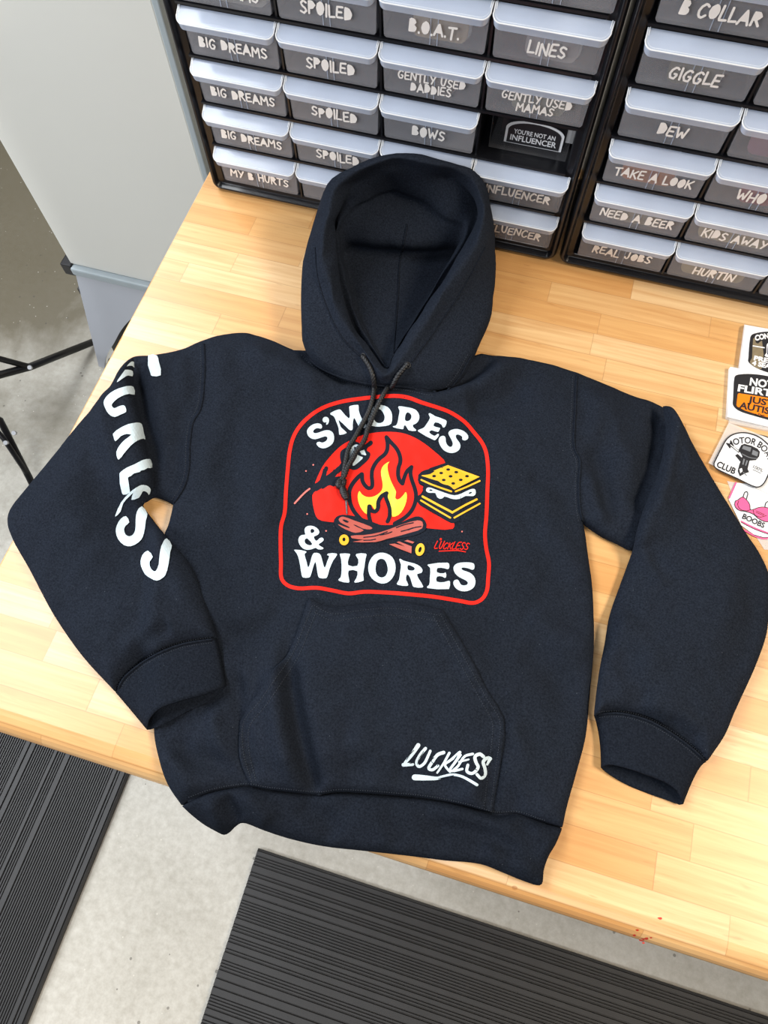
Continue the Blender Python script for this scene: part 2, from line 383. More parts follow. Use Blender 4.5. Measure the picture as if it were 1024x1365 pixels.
# arched grey base, leaning slightly forward
def basept(x, z): t = (zb - .022 - z) / (zb - .022); return (x, .196 - .040*t, z)
xa, za = -.39, 0.0
arch = catmull([(-.606, 0), (-.598, .022), (-.577, .062), (-.537, .120), (-.492, .186), (-.44, .245), (-.38, .290), (-.31, .315), (-.24, .300), (-.18, .230), (-.15, 0)], False, 4) + [(-.10, 0), (xr, zb-.022), (xl + .004, zb - .022), (xl - .060, 0.0)]
VV, FF = triangulate([arch])
V = [basept(*p) for p in VV]; nb = len(V); V += [(p[0], p[1]+.004, p[2]) for p in V]
ba = [tuple(f) for f in FF] + [tuple(f[::-1] + nb) for f in FF]
rel(mesh_obj('arched_base', V, ba, M['grey_sheet'], recalc=True), mc)
q = MB()
q.box((xl-.030, .205, .0), (xr-.005, .76, zb-.10)); q.box((xl+.005, .24, zb-.10), (xr-.005, .76, zb-.024)); rel(q.build('undercarriage', M['dark_hole']), mc)
q = MB(); q.tube([(-.592, .175, .012), (-.50, .185, .05)], .009); q.tube([(-.53, .190, .10), (-.40, .192, .20)], .010); rel(q.build('steel_rod', M['steel'], smooth=True), mc)

# tripod stand at far left
tp = empty('tripod_stand', (-1.05, .02, 0), 'black tubular tripod stand on concrete at the left edge', 'stand')
def flr(u, v, z=0.0): return at(u, v, z - T)
def tubeobj(name, pts, r, m, parent, n=12): q = MB(); q.tube(pts, r, n); return rel(q.build(name, m, smooth=True), parent)
hub = flr(-62, 516, .24)
tubeobj('pole', [(hub.x, hub.y, .20), (hub.x, hub.y, 1.1)], .014, M['steel_black'], tp)
legA = [hub, flr(40, 489, .14), flr(126, 455, .012)]
la = tubeobj('leg', legA, .0095, M['steel_black'], tp)
tubeobj('brace', [flr(-62, 462, .30), flr(36, 488, .15)], .0075, M['steel_black'], tp)
lc = tubeobj('leg', [hub + Vector((0, -.01, 0)), flr(0, 560, .12), flr(66, 690, .012)], .0085, M['steel_black'], tp)
tubeobj('brace', [flr(-30, 545, .20), flr(5, 585, .125), flr(52, 655, .03)], .0065, M['steel_black'], tp)
tubeobj('leg', [hub, Vector((hub.x-.36, hub.y-.05, .012))], .0095, M['steel_black'], tp)
def bolt(u, v, z, par):
    p = flr(u, v, z); q = MB(); q.tube([p, p + Vector((.002, -.004, .007))], .0055, 8); o = q.build('bolt', M['steel'], smooth=False)
    rel(o, tp)
for u, v, z in ((41, 490, .152), (20, 577, .128), (9, 590, .128)): bolt(u, v, z, tp)

# ------------------------------------------------------------------ lettering
def circ(cx, cy, rx, ry, n=16, rot=0):
    c, s = math.cos(rot), math.sin(rot)
    return [(cx + rx*math.cos(a)*c - ry*math.sin(a)*s, cy + rx*math.cos(a)*s + ry*math.sin(a)*c) for a in np.linspace(0, 2*math.pi, n, endpoint=False)]
GL = {  # glyph: width, strokes, filled areas
 'A': (.75, [[(0,0),(.5,1),(1,0)],[(.2,.3),(.8,.3)]], [[(.22,.3),(.5,.95),(.78,.3)]]),
 'B': (.62, [[(.05,.02),(.05,.98),(.6,.95),(.8,.75),(.5,.55),(.95,.3),(.75,.05),(.05,.02)]], [[(.05,.02),(.05,.98),(.6,.95),(.8,.75),(.5,.55),(.95,.3),(.75,.05)]]),
 'C': (.65, [[(.92,.85),(.6,1),(.2,.75),(.05,.4),(.25,.05),(.6,0),(.95,.2)]], []),
 'D': (.66, [[(.08,.02),(.08,.98),(.55,.93),(.95,.55),(.75,.15),(.08,.02)]], [[(.08,.02),(.08,.98),(.55,.93),(.95,.55),(.75,.15)]]),
 'E': (.58, [[(.95,1),(.1,.94),(.05,.02),(.98,.06)],[(.1,.5),(.8,.53)]], []),
 'F': (.56, [[(.95,1),(.1,.94),(.05,0)],[(.1,.5),(.8,.53)]], []),
 'G': (.68, [[(.9,.85),(.6,1),(.2,.75),(.05,.4),(.25,.05),(.7,.02),(.95,.4),(.6,.42)]], []),
 'H': (.66, [[(.05,1),(.08,0)],[(.95,1),(.92,0)],[(.08,.48),(.92,.52)]], []),
 'I': (.12, [[(.5,1),(.5,0)]], []),
 'J': (.55, [[(.75,1),(.75,.3),(.5,.02),(.15,.1),(.05,.3)]], []),
 'K': (.62, [[(.05,1),(.08,0)],[(.95,1),(.1,.45)],[(.3,.58),(.98,.0)]], []),
 'L': (.54, [[(.08,1),(.05,.02),(.98,.06)]], []),
 'M': (.85, [[(.05,0),(.12,1),(.5,.4),(.88,1),(.95,0)]], []),
 'N': (.68, [[(.05,0),(.08,1),(.92,.02),(.95,1)]], []),
 'O': (.66, [[(.5,1),(.15,.8),(.05,.45),(.25,.08),(.5,0),(.8,.15),(.95,.55),(.8,.9),(.5,1)]], [[(.5,1),(.15,.8),(.05,.45),(.25,.08),(.5,0),(.8,.15),(.95,.55),(.8,.9)]]),
 'P': (.6, [[(.08,0),(.08,.98),(.6,.97),(.95,.75),(.6,.48),(.1,.42)]], [[(.08,.42),(.08,.98),(.6,.97),(.95,.75),(.6,.48)]]),
 'R': (.64, [[(.08,0),(.08,.98),(.6,.97),(.9,.75),(.6,.5),(.1,.44)],[(.4,.45),(.95,0)]], [[(.08,.44),(.08,.98),(.6,.97),(.9,.75),(.6,.5)]]),
 'S': (.6, [[(.92,.86),(.5,1),(.12,.8),(.3,.56),(.75,.42),(.92,.2),(.55,0),(.05,.12)]], []),
 'T': (.66, [[(0,.94),(1,1)],[(.5,.97),(.48,0)]], []),
 'U': (.64, [[(.05,1),(.1,.3),(.4,.0),(.75,.1),(.95,1)]], []),
 'W': (.9, [[(.02,1),(.25,0),(.5,.65),(.75,0),(.98,1)]], []),
 'Y': (.68, [[(.02,1),(.45,.5)],[(.98,1),(.35,0)]], []),
 "'": (.14, [[(.6,1),(.4,.78)]], []), '.': (.14, [[(.5,.02),(.5,.06)]], []), ' ': (.34, [], [])}
def capsule_strip(pts, wd, closed=False):
    """polyline -> list of convex-ish faces (quads and round joints) in 2-D"""
    P = [np.array(p, float) for p in pts]; fs = []; m = len(P)
    W = [wd(i/(m-1)) if callable(wd) else wd for i in range(m)]
    nrm = []
    for i in range(m):
        a = P[(i-1) % m] if closed else P[max(i-1, 0)]; b = P[(i+1) % m] if closed else P[min(i+1, m-1)]
        d = b - a; d = d / max(np.linalg.norm(d), 1e-9); nrm.append(np.array([-d[1], d[0]]))
    for i in range(m if closed else m-1):
        j = (i+1) % m
        fs.append([P[i]+nrm[i]*W[i]/2, P[i]-nrm[i]*W[i]/2, P[j]-nrm[j]*W[j]/2, P[j]+nrm[j]*W[j]/2])
    if not closed:
        for i in range(m): 
            if i in (0, m-1) or np.dot(nrm[i], nrm[i-1]) < .93: fs.append(circ(P[i][0], P[i][1], W[i]/2, W[i]/2, 10))
    return fs
def text_faces(txt, h, wd, filled=True, gap=.2, rng=None, slant=0.0, jit=.05):
    """hand-cut lettering; returns faces centred on 0,0 and total width"""
    x = 0; fs = []
    for ch in txt:
        gw, st, fl = GL[ch]; gw = gw*h
        dy = rng.uniform(-jit, jit)*h if rng else 0; ro = rng.uniform(-.06, .06) if rng else 0; sc = rng.uniform(.94, 1.06) if rng else 1
        def mp(p):
            a, b = p[0]*gw, p[1]*h*sc
            return (x + a + slant*b - ro*(b-h/2), b + dy + ro*(a-gw/2))
        for s_ in st:
            pts = resample([mp(p) for p in s_], h*.16)
            fs += capsule_strip(pts, wd)
        if filled:
            for f in fl: fs.append([mp(p) for p in f])
        x += gw + gap*h
    x -= gap*h
    return [[(p[0]-x/2, p[1]-h/2) for p in f] for f in fs], x
def union2d(fs):
    fs = [[(float(p[0]), float(p[1])) for p in f] for f in fs]; V = []; Eg = []
    for f in fs:
        b = len(V); V += f; Eg += [(b+i, b+(i+1) % len(f)) for i in range(len(f))]
    A = np.array(V); o = A.mean(0); k = 1.0/max(np.ptp(A, axis=0).max(), 1e-9)
    r = delaunay_2d_cdt([Vector(((x-o[0])*k, (y-o[1])*k)) for x, y in V], Eg, [], 0, 1e-7)
    VV = np.array([(v.x/k+o[0], v.y/k+o[1]) for v in r[0]]); F = np.array([f for f in r[2] if len(f) == 3])
    c = VV[F].mean(1); keep = np.zeros(len(F), bool)
    for f in fs:
        a = np.array(f); lo, hi = a.min(0), a.max(0)
        m = (~keep) & (c[:, 0] >= lo[0]) & (c[:, 0] <= hi[0]) & (c[:, 1] >= lo[1]) & (c[:, 1] <= hi[1])
        if m.any(): ix = np.where(m)[0]; keep[ix[inside(c[ix], [a])]] = True
    F = F[keep]; a = VV[F]; ar = (a[:, 1, 0]-a[:, 0, 0])*(a[:, 2, 1]-a[:, 0, 1]) - (a[:, 1, 1]-a[:, 0, 1])*(a[:, 2, 0]-a[:, 0, 0])
    F = F[abs(ar) > 1e-14]; ar = ar[abs(ar) > 1e-14]; F[ar < 0] = F[ar < 0][:, ::-1]
    return VV, F
def flat_faces(fs, mp):
    VV, F = union2d(fs); return [mp(*p) for p in VV], [tuple(f) for f in F]
def flat_faces_plain(fs, mp):
    V = []; F = []
    for f in fs:
        a = sum(f[i][0]*f[(i+1) % len(f)][1] - f[(i+1) % len(f)][0]*f[i][1] for i in range(len(f)))
        if a < 0: f = f[::-1]
        b = len(V); V += [mp(*p) for p in f]; F.append(tuple(range(b, b+len(f))))
    return V, F
def font_mesh(txt, size, bold=0.0, spacing=1.0):
    c = bpy.data.curves.new('t', 'FONT'); c.body = txt; c.size = size; c.offset = bold; c.align_x = 'LEFT'; c.space_character = spacing; c.resolution_u = 4
    o = bpy.data.objects.new('t', c); COL.objects.link(o); bpy.context.view_layer.update()
    me = bpy.data.meshes.new_from_object(o.evaluated_get(bpy.context.evaluated_depsgraph_get()))
    V = np.array([v.co[:] for v in me.vertices])[:, :2]; F = [tuple(p.vertices) for p in me.polygons]
    bpy.data.objects.remove(o); bpy.data.curves.remove(c); bpy.data.meshes.remove(me)
    return V, F

# ------------------------------------------------------------------ drawer cabinets
PX, PZ = .1185, .0605
def rrect(x0, x1, z0, z1, r, n=6):
    o = []
    for cx, cz, a0 in ((x1-r, z1-r, 0), (x0+r, z1-r, 90), (x0+r, z0+r, 180), (x1-r, z0+r, 270)):
        for k in range(n+1):
            a = math.radians(a0 + 90*k/n); o.append((cx + r*math.cos(a), cz + r*math.sin(a)))
    return o
def cabinet_frame(par):
    Wd, Ht = .508, .398
    loops = [(0, 0, .165, .012), (0, 0, .006, .012), (.002, .002, .001, .012), (.005, .005, -.002, .010), (.0085, .007, -.002, .009),
             (.011, .009, .002, .007), (.0125, .0105, .0055, .006), (.0205, .0155, .0075, .003), (.0215, .0160, .010, .003), (.0215, .0160, .160, .003)]
    V = []; F = []; n = 28
    for ix, iz, y, r in loops:
        jx = max(ix, .0040 + ix*.7) if ix < .0205 else ix
        V += [(p[0], y, p[1]) for p in rrect(jx, Wd-jx, iz, Ht-iz, r)]
    for k in range(len(loops)-1): F += [(k*n+i, k*n+(i+1) % n, (k+1)*n+(i+1) % n, (k+1)*n+i) for i in range(n)]
    F += [tuple(range((len(loops)-1)*n, len(loops)*n)), tuple(range(n))[::-1]]
    o = mesh_obj('cabinet_body', V, F, M['black_plastic'], par, recalc=True); bevel(o, .0008, 2, 30)
    q = MB()
    for r in range(1, 6): q.box((.0205, .0005, .0155 + PZ*r), (.4875, .158, .0155 + PZ*r + .0028))
    for c in range(1, 4): q.box((.0217 + PX*c - .0012, .0035, .016), (.0217 + PX*c + .0012, .158, .382))
    mesh_obj('drawer_rack', q.V, q.F, M['black_plastic'], par)
def drawer_mesh():
    q = MB(); t = .0018
    # front panel, narrower at the foot, with rounded lower corners
    pts = [(-.0565, .0525), (-.0548, .003), (-.0540, .0012), (-.0525, 0), (.0525, 0), (.0540, .0012), (.0548, .003), (.0565, .0525)]
    n = len(pts); V = [(p[0], y, p[1]) for y in (.0015, .0035) for p in pts]
    q.add(V, [tuple(range(n)), tuple(range(n, 2*n))[::-1]] + [(i, n+i, n+(i+1) % n, (i+1) % n) for i in range(n)])
    q.box((-.0535, .0035, .0012), (.0535, .150, .0024)); q.box((-.0548, .0035, .0012), (-.0536, .150, .044)); q.box((.0536, .0035, .0012), (.0548, .150, .044)); q.box((-.0536, .1488, .0024), (.0536, .150, .044))
    return q
def panel_ribs():
    q = MB()
    q.box((-.0560, .0002, .0425), (.0560, .0015, .0434))
    for x in (-.0042, .0036): q.box((x, .0004, .001), (x+.0006, .0015, .0425))
    return q
def lip_mesh():
    q = MB(); hw = .0582; y0, y1, z0, z1 = .0030, -.0138, .0535, .0440; r = .0085
    ol = [(-hw, y0), (-hw+.0004, y1+r)] + [(-hw+r-r*math.cos(a), y1+r-r*math.sin(a)) for a in np.linspace(.2, math.pi/2, 7)] + [(hw-r+r*math.cos(a), y1+r-r*math.sin(a)) for a in np.linspace(math.pi/2, .2, 7)] + [(hw-.0004, y1+r), (hw, y0)]
    f = lambda y: z1 + (z0-z1)*(y-y1)/(y0-y1)
    n = len(ol)
    V = [(x, y, f(y)) for x, y in ol] + [(x*1.0, y, f(y)-.0016) for x, y in ol]
    q.add(V, [tuple(range(n)), tuple(range(n, 2*n))[::-1]] + [(i, n+i, n+(i+1) % n, (i+1) % n) for i in range(n)])
    # turned-down skirt along the rim and a raised bead
    sk = ol; V = [(x, y, f(y)-.0005) for x, y in sk] + [(x*.985, y+.0012, f(y)-.0075 if y < -.003 else f(y)-.004) for x, y in sk]
    q.add(V, [(i, i+1, n+i+1, n+i) for i in range(n-1)])
    s_rim = len(q.F)
    bead = [(x*.972, max(y, y1)+.0022 if y < y0 else y, f(y)+.0006) for x, y in ol]
    q.tube(bead, .0006, 6)
    q.tube([(x, y, f(y)) for x, y in ol], .0007, 6)
    q.I = [0 if k < s_rim else 1 for k in range(len(q.F))]
    return q
dq, rq, lq = drawer_mesh(), panel_ribs(), lip_mesh()
proto = {}
def drawer(par, c, r, words, rng, back=0.0, lip=True):
    loc = (.0217 + PX*(c+.5), back, .0200 + PZ*r)
    def inst(name, q, m, p, l=(0, 0, 0)):
        k = name
        if k not in proto:
            o = q.build(name, m, p); proto[k] = o.data
        else:
            o = bpy.data.objects.new(name, proto[k]); COL.objects.link(o); o.parent = p
        o.location = l; return o
    d = inst('drawer', dq, M['clear'], par, loc)
    if words: tag(d, 'smoky clear drawer lettered ' + ' '.join(words).replace('.', '').lower())
    inst('panel_ridge', rq, M['clear_lip'], d); inst('pull_lip', lq, [M['clear_lip'], M['clear_rim']], d)
    if words:
        V = []; F = []
        two = len(words) > 1
        for k, wtxt in enumerate(words):
            h = .0092 if two else (.0120 if len(wtxt) < 9 else .0113)
            fs, wd = text_faces(wtxt, h, h*.19, True, .17, rng, .06, .07)
            mx = .088
            s = min(1, mx/wd)
            zc = .0175 if not two else (.0232 - k*.0112)
            v, f = flat_faces([[(p[0]*s, p[1]*max(s, .88)) for p in q_] for q_ in fs], lambda a, b: (a, .0000, b + zc))
            b = len(V); V += v; F += [tuple(i+b for i in t) for t in f]
        mesh_obj('lettering', V, F, M['vinyl_white'], d)
    return d
cabL = empty('drawer_cabinet', (0, 0, T), 'black drawer cabinet with lettered clear drawers, left one, behind the hood', 'drawer cabinet')
cabR = empty('drawer_cabinet', (.5045, .0, T), 'black drawer cabinet with lettered clear drawers, right one, at the top right', 'drawer cabinet')
bpy.context.view_layer.update()
rng = random.Random(4)
for cb in (cabL, cabR): cabinet_frame(cb)
WL = {(0,0): ['MY B HURTS'], (0,1): ['BIG DREAMS'], (0,2): ['BIG DREAMS'], (0,3): ['BIG DREAMS'], (0,4): ['BIG DREAMS'],
      (1,0): ['S'], (1,1): ['SPOILED'], (1,2): ['SPOILED'], (1,3): ['SPOILED'], (1,4): ['SPOILED'],
      (2,2): ['BOWS'], (2,3): ['GENTLY USED', 'DADDIES'], (2,4): ['B.O.A.T.'],
      (3,0): ['INFLUENCER'], (3,1): ['INFLUENCER'], (3,3): ['GENTLY USED', 'MAMAS'], (3,4): ['LINES'], (3,5): ['ER']}
WR = {(0,0): ['REAL JOBS'], (0,1): ['NEED A BEER'], (0,2): ['TAKE A LOOK'], (0,3): ['DEW'], (0,4): ['GIGGLE'], (0,5): ['B COLLAR'],
      (1,0): ['HURTIN'], (1,1): ['KIDS AWAY'], (1,2): ['WHO A'], (1,3): ['I']}
for cb, WW in ((cabL, WL), (cabR, WR)):
    for c in range(4):
        for r in range(6):
            if cb is cabL and (c, r) == (3, 2): continue
            drawer(cb, c, r, WW.get((c, r)), rng)
# the drawer whose front is gone: a dark clear bin further back, stickers leaning in it
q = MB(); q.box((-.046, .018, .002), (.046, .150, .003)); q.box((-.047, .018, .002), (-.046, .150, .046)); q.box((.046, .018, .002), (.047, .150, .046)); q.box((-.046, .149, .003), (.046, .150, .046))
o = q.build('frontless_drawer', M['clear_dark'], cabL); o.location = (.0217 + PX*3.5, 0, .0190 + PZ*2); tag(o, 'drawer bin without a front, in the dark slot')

# stickers kept in the drawers, showing through the fronts
def leaning_card(name, cb, c, r, wd, ht, col, label, xo=0.0, n=4, y=.008, rad=.008):
    e = empty(name, (0, 0, 0), label, 'stickers', 'stickers kept in the drawers')
    e.location = Vector(cb.location) + Vector((.0217 + PX*(c+.5) + xo, y, .0226 + PZ*r)); bpy.context.view_layer.update()
    q = MB()
    for k in range(n):
        ol = rrect(-wd/2 + k*.0012, wd/2 + k*.0008, 0, ht - k*.0006, rad, 4); m = len(ol)
        V = [(p[0], k*.0022 + p[1]*.35 + yy, p[1]) for yy in (0, .0006) for p in ol]
        q.add(V, [tuple(range(m)), tuple(range(m, 2*m))[::-1]] + [(i, m+i, m+(i+1) % m, (i+1) % m) for i in range(m)], min(k, 1))
    q.build('card_pack', [col, M['paper']], e); return e
def tint(n, c): return plain(n, srgb(*c), .5, .25, 60)
for cb, c, r, wd, ht, colr, lab, xo in (
    (cabL, 2, 4, .060, .030, (190, 170, 140), 'beige stickers behind the drawer front lettered boat', .004),
    (cabL, 3, 4, .055, .028, (170, 165, 165), 'pale stickers behind the drawer front lettered lines', .004),
    (cabL, 2, 3, .050, .030, (140, 130, 120), 'grey stickers behind the drawer lettered gently used daddies', 0),
    (cabL, 3, 3, .060, .030, (150, 148, 130), 'olive grey stickers behind the drawer lettered gently used mamas', .002),
    (cabL, 0, 4, .070, .034, (172, 168, 160), 'pale stickers in the topmost visible big dreams drawer', .012),
    (cabR, 0, 4, .052, .034, (118, 112, 84), 'olive stickers behind the drawer front lettered giggle', 0),
    (cabR, 0, 2, .060, .036, (208, 120, 40), 'orange stickers behind the drawer front lettered take a look', -.006),
    (cabR, 1, 2, .040, .036, (176, 70, 80), 'red stickers behind the drawer lettered who a', .0),
    (cabR, 1, 3, .066, .032, (170, 120, 140), 'pink stickers in the drawer second column above who a', -.004),
    (cabR, 1, 0, .080, .034, (190, 176, 140), 'cream stickers behind the drawer front lettered hurtin', 0),
    (cabR, 1, 1, .084, .034, (200, 186, 150), 'cream stickers behind the drawer front lettered kids away', 0),
    (cabR, 0, 1, .070, .030, (180, 170, 150), 'pale stickers behind the drawer front lettered need a beer', 0)):
    leaning_card('sticker_stack', cb, c, r, wd, ht, tint('sticker_print', colr), lab, xo)

# black "not an influencer" sticker leaning in the open slot
e = empty('sticker_stack', (.0217 + PX*3.5 + .004, .030, T + .0225 + PZ*2), 'black and white influencer stickers standing in the open drawer slot', 'stickers', 'stickers kept in the drawers')
def lean(k): return lambda a, b: (a, k + b*.12, b)
def arch_shape(w_, h0, h1, n=14):
    return [(-w_/2, 0), (w_/2, 0), (w_/2, h0)] + [(w_/2*math.cos(a)*.98, h0 + (h1-h0)*math.sin(a)) for a in np.linspace(.25, math.pi-.25, n)] + [(-w_/2, h0)]
for nm, wd, h0, h1, k, m, dx in (('sticker', .084, .022, .029, .018, M['paper'], .004), ('sticker', .078, .024, .031, .010, M['stk_black'], -.002), ('sticker', .074, .024, .0335, .012, M['paper'], -.003), ('sticker', .070, .019, .029, .0, M['paper'], 0), ):
    VV, FF = triangulate([arch_shape(wd, h0, h1)]); V = [lean(k)(p[0]+dx, p[1]) for p in VV]; nb = len(V)
    V += [(v[0], v[1]+.0008, v[2]) for v in V]
    mesh_obj(nm, V, [tuple(f) for f in FF] + [tuple(f[::-1]+nb) for f in FF], m, e, recalc=True)
VV, FF = triangulate([arch_shape(.064, .0165, .0265)]); mesh_obj('printed_face', [lean(-.0004)(p[0], p[1]+.0008) for p in VV], FF, M['stk_black'], e)
for txt, sz, bz, wmax in (("YOU'RE NOT AN", .0075, .0130, .050), ('INFLUENCER', .0095, .0045, .056)):
    V, F = font_mesh(txt, sz, sz*.02); V = V - [V[:, 0].mean()*0 + (V[:, 0].max()+V[:, 0].min())/2, 0]; s = wmax/(V[:, 0].max()-V[:, 0].min())
    mesh_obj('sticker_lettering', [lean(-.0008)(p[0]*s, p[1]+bz) for p in V], F, M['paper'], e)

# ------------------------------------------------------------------ sticker packs on the bench
def slab(name, px, z0, z1, m, parent, smooth_n=0, c='Q'):
    P = cr(c, px)
    if smooth_n: P = catmull(P, True, smooth_n)
    W = [at(u, v, z1) for u, v in P]; VV, FF = triangulate([[(p.x, p.y) for p in W]])
    V = [(p[0], p[1], T+z1) for p in VV]; nb = len(V); bd = None
    ol = [(p.x, p.y) for p in W]; V += [(p[0], p[1], T+z0) for p in VV]
    F = [tuple(f) for f in FF] + [tuple(f[::-1]+nb) for f in FF]
    b = len(V); n = len(ol); V += [(x, y, T+z1) for x, y in ol] + [(x, y, T+z0) for x, y in ol]
    F += [(b+i, b+(i+1) % n, b+n+(i+1) % n, b+n+i) for i in range(n)]
    return rel(mesh_obj(name, V, F, m, recalc=True), parent)
def decal(name, polys, z, m, parent, c='N', strokes=(), wd=1.0, sm=0):
    MBq = MB()
    for pl in polys:
        P = cr(c, pl); P = catmull(P, True, sm) if sm else P
        VV, FF = triangulate([P]); MBq.add([at(u, v, z) for u, v in VV], [f[::-1] for f in FF])
    for st in strokes:
        w_ = wd
        if isinstance(st, tuple): st, w_ = st
        fs = capsule_strip(resample(catmull(cr(c, st), False, 4), 1.2), w_/CT[c][2])
        VV, FF = union2d(fs); MBq.add([at(p[0], p[1], z) for p in VV], [f[::-1] for f in FF])
    return rel(mesh_obj(name, MBq.V, MBq.F, m), parent)
def wtext(name, txt, p0, p1, hgt, z, m, parent, c, bold=.04, arc=0.0, slant=0.0):
    """sans lettering running from p0 to p1 (baseline) in crop coordinates"""
    V, F = font_mesh(txt, 1.0, bold); V = V - V.min(0)*[1, 0]; V = V / [V[:, 0].max(), .72]
    p0 = np.array(p0, float); p1 = np.array(p1, float); d = p1-p0; n_ = np.array([d[1], -d[0]])/np.linalg.norm(d)
    q = [p0 + d*v[0] + n_*(v[1]*hgt + arc*(1-(2*v[0]-1)**2)) for v in V]
    return rel(mesh_obj(name, [at(*cr(c, [k])[0], z) for k in q], F, m), parent)
def pack(px, label, c='M', cat='stickers'):
    p = at(*cr(c, [px])[0], 0); return empty('sticker_pack', (p.x, p.y, T), label, cat)
# white square stack with black arched sticker
p1 = pack((760, 430), 'white sticker stack printed with con pre 4 sea, uppermost at right edge')
for k in range(4):
    d = (3-k)*2.5
    slab('sticker_sheet', [(525-d*1.5, 130-d), (1250, 262-d), (1180, 850+d), (450-d*2, 700+d)], .0004+.0017*k, .0019+.0017*k, M['paper'], p1, 0, 'M')
z = .0074
decal('printed_face', [[(590, 290), (610, 255), (660, 235), (740, 220), (840, 215), (960, 235), (1060, 270), (1130, 310), (1150, 360), (1120, 640), (1100, 720), (1040, 760), (940, 765), (820, 745), (720, 710), (640, 670), (585, 630), (562, 600), (565, 560)]], z, M['stk_black'], p1, 'M', sm=3)
decal('camouflage_strip', [[(628, 300), (660, 310), (655, 350), (690, 370), (740, 330), (735, 700), (660, 680), (600, 640), (585, 600), (612, 560)]], z+.0002, M['stk_olive'], p1, 'M', sm=2)
wtext('sticker_lettering', 'CON', (655, 335), (835, 305), 68, z+.0004, M['paper'], p1, 'M', .05, 8)
wtext('sticker_lettering', 'PRE', (632, 582), (815, 618), 58, z+.0004, M['paper'], p1, 'M', .05)
wtext('sticker_lettering', '4 SEA', (608, 645), (850, 698), 58, z+.0004, M['paper'], p1, 'M', .05)
decal('sticker_drawing', [[(775, 525), (800, 490), (800, 390), (815, 365), (860, 375), (850, 560), (790, 540)]], z+.0004, M['paper'], p1, 'M', strokes=[([(625, 400), (770, 424)], 14)])
decal('sticker_drawing', [[(808, 510), (816, 400), (846, 400), (840, 520)]], z+.0006, M['stk_blue'], p1, 'M')
# not flirting sticker
p2 = pack((640, 1000), 'black and orange sticker pack reading not flirting, at the right edge')
slab('clear_sleeve', [(330, 672), (1330, 850), (1290, 1560), (292, 1325)], .0003, .0060, M['paper'], p2, 0, 'M')
slab('clear_sleeve', [(318, 690), (1320, 868), (1280, 1590), (318, 1400)], .0002, .0030, M['clear_bag'], p2, 0, 'M')
z = .0064
decal('printed_face', [[(383, 815), (400, 785), (470, 768), (600, 765), (780, 785), (950, 830), (1120, 900), (1230, 960), (1240, 1010), (1210, 1320), (1180, 1400), (1100, 1420), (960, 1400), (800, 1355), (640, 1310), (480, 1260), (400, 1215), (362, 1160), (366, 1090)]], z, M['stk_black'], p2, 'M', sm=3)
decal('orange_panel', [[(425, 1030), (440, 1015), (700, 1055), (1190, 1140), (1170, 1330), (1100, 1370), (900, 1345), (700, 1300), (520, 1240), (420, 1190), (408, 1170)]], z+.0003, M['stk_orange'], p2, 'M', sm=0)
wtext('sticker_lettering', 'NOT', (577, 908), (885, 955), 98, z+.0006, M['paper'], p2, 'M', .035)
wtext('sticker_lettering', 'FLIRTI', (422, 985), (900, 1065), 88, z+.0006, M['paper'], p2, 'M', .035)
wtext('sticker_lettering', 'JUST', (555, 1128), (890, 1192), 82, z+.0006, M['stk_black'], p2, 'M', .03)
wtext('sticker_lettering', 'AUTIST', (440, 1205), (920, 1305), 84, z+.0006, M['stk_black'], p2, 'M', .03)
decal('small_signature', [], z+.0006, M['stk_black'], p2, 'M', strokes=[([(655, 1285), (690, 1300), (700, 1280), (730, 1300), (775, 1305)], 9), ([(660, 1305), (760, 1318)], 6)])
# motor boat club sticker
p3 = pack((400, 450), 'white motor boat club sticker in a clear sleeve', 'N')
def mb_outline(): return [(160, 480), (215, 370), (280, 255), (340, 210), (420, 192), (500, 200), (590, 235), (660, 290), (720, 360), (740, 440), (700, 540), (640, 670), (600, 706), (560, 712), (380, 630), (190, 540), (160, 512)]
slab('sticker_sheet', [(p[0]+110, p[1]+22) for p in mb_outline()], .0002, .0020, M['paper'], p3, 2, 'N')
decal('outline', [], .0022, M['stk_black'], p3, 'N', strokes=[([(520, 205), (600, 215), (680, 240), (760, 300), (830, 380), (850, 440), (750, 690)], 10)])
slab('clear_sleeve', [(300, 95), (900, 330), (700, 790), (105, 482)], .0026, .0030, M['clear_bag'], p3, 0, 'N')
slab('sticker_sheet', mb_outline(), .0030, .0042, M['paper'], p3, 2, 'N')
z = .0045; ol = mb_outline()
decal('outline', [], z, M['stk_black'], p3, 'N', strokes=[(ol + [ol[0]], 12)])
def arctext(name, txt, cx, cy, r, a0, a1, hgt, z, m, parent, c, bold):
    V, F = font_mesh(txt, 1.0, bold); V = V - V.min(0)*[1, 0]; V = V / [V[:, 0].max(), .72]
    q = []
    for v in V:
        a = math.radians(a0 + (a1-a0)*v[0]); rr = r + v[1]*hgt; q.append((cx + rr*math.cos(a), cy - rr*math.sin(a)))
    return rel(mesh_obj(name, [at(*cr(c, [k])[0], z) for k in q], F, m), parent)
arctext('sticker_lettering', 'MOTOR BOAT', 452, 525, 232, 128, 15, 62, z, M['stk_black'], p3, 'N', .02)
wtext('sticker_lettering', 'CLUB', (178, 515), (352, 590), 60, z, M['stk_black'], p3, 'N', .03)
wtext('sticker_lettering', '100%', (528, 530), (618, 572), 34, z, M['stk_black'], p3, 'N', .0)
decal('small_signature', [], z, M['stk_grey'], p3, 'N', strokes=[([(530, 545), (605, 580)], 7)])
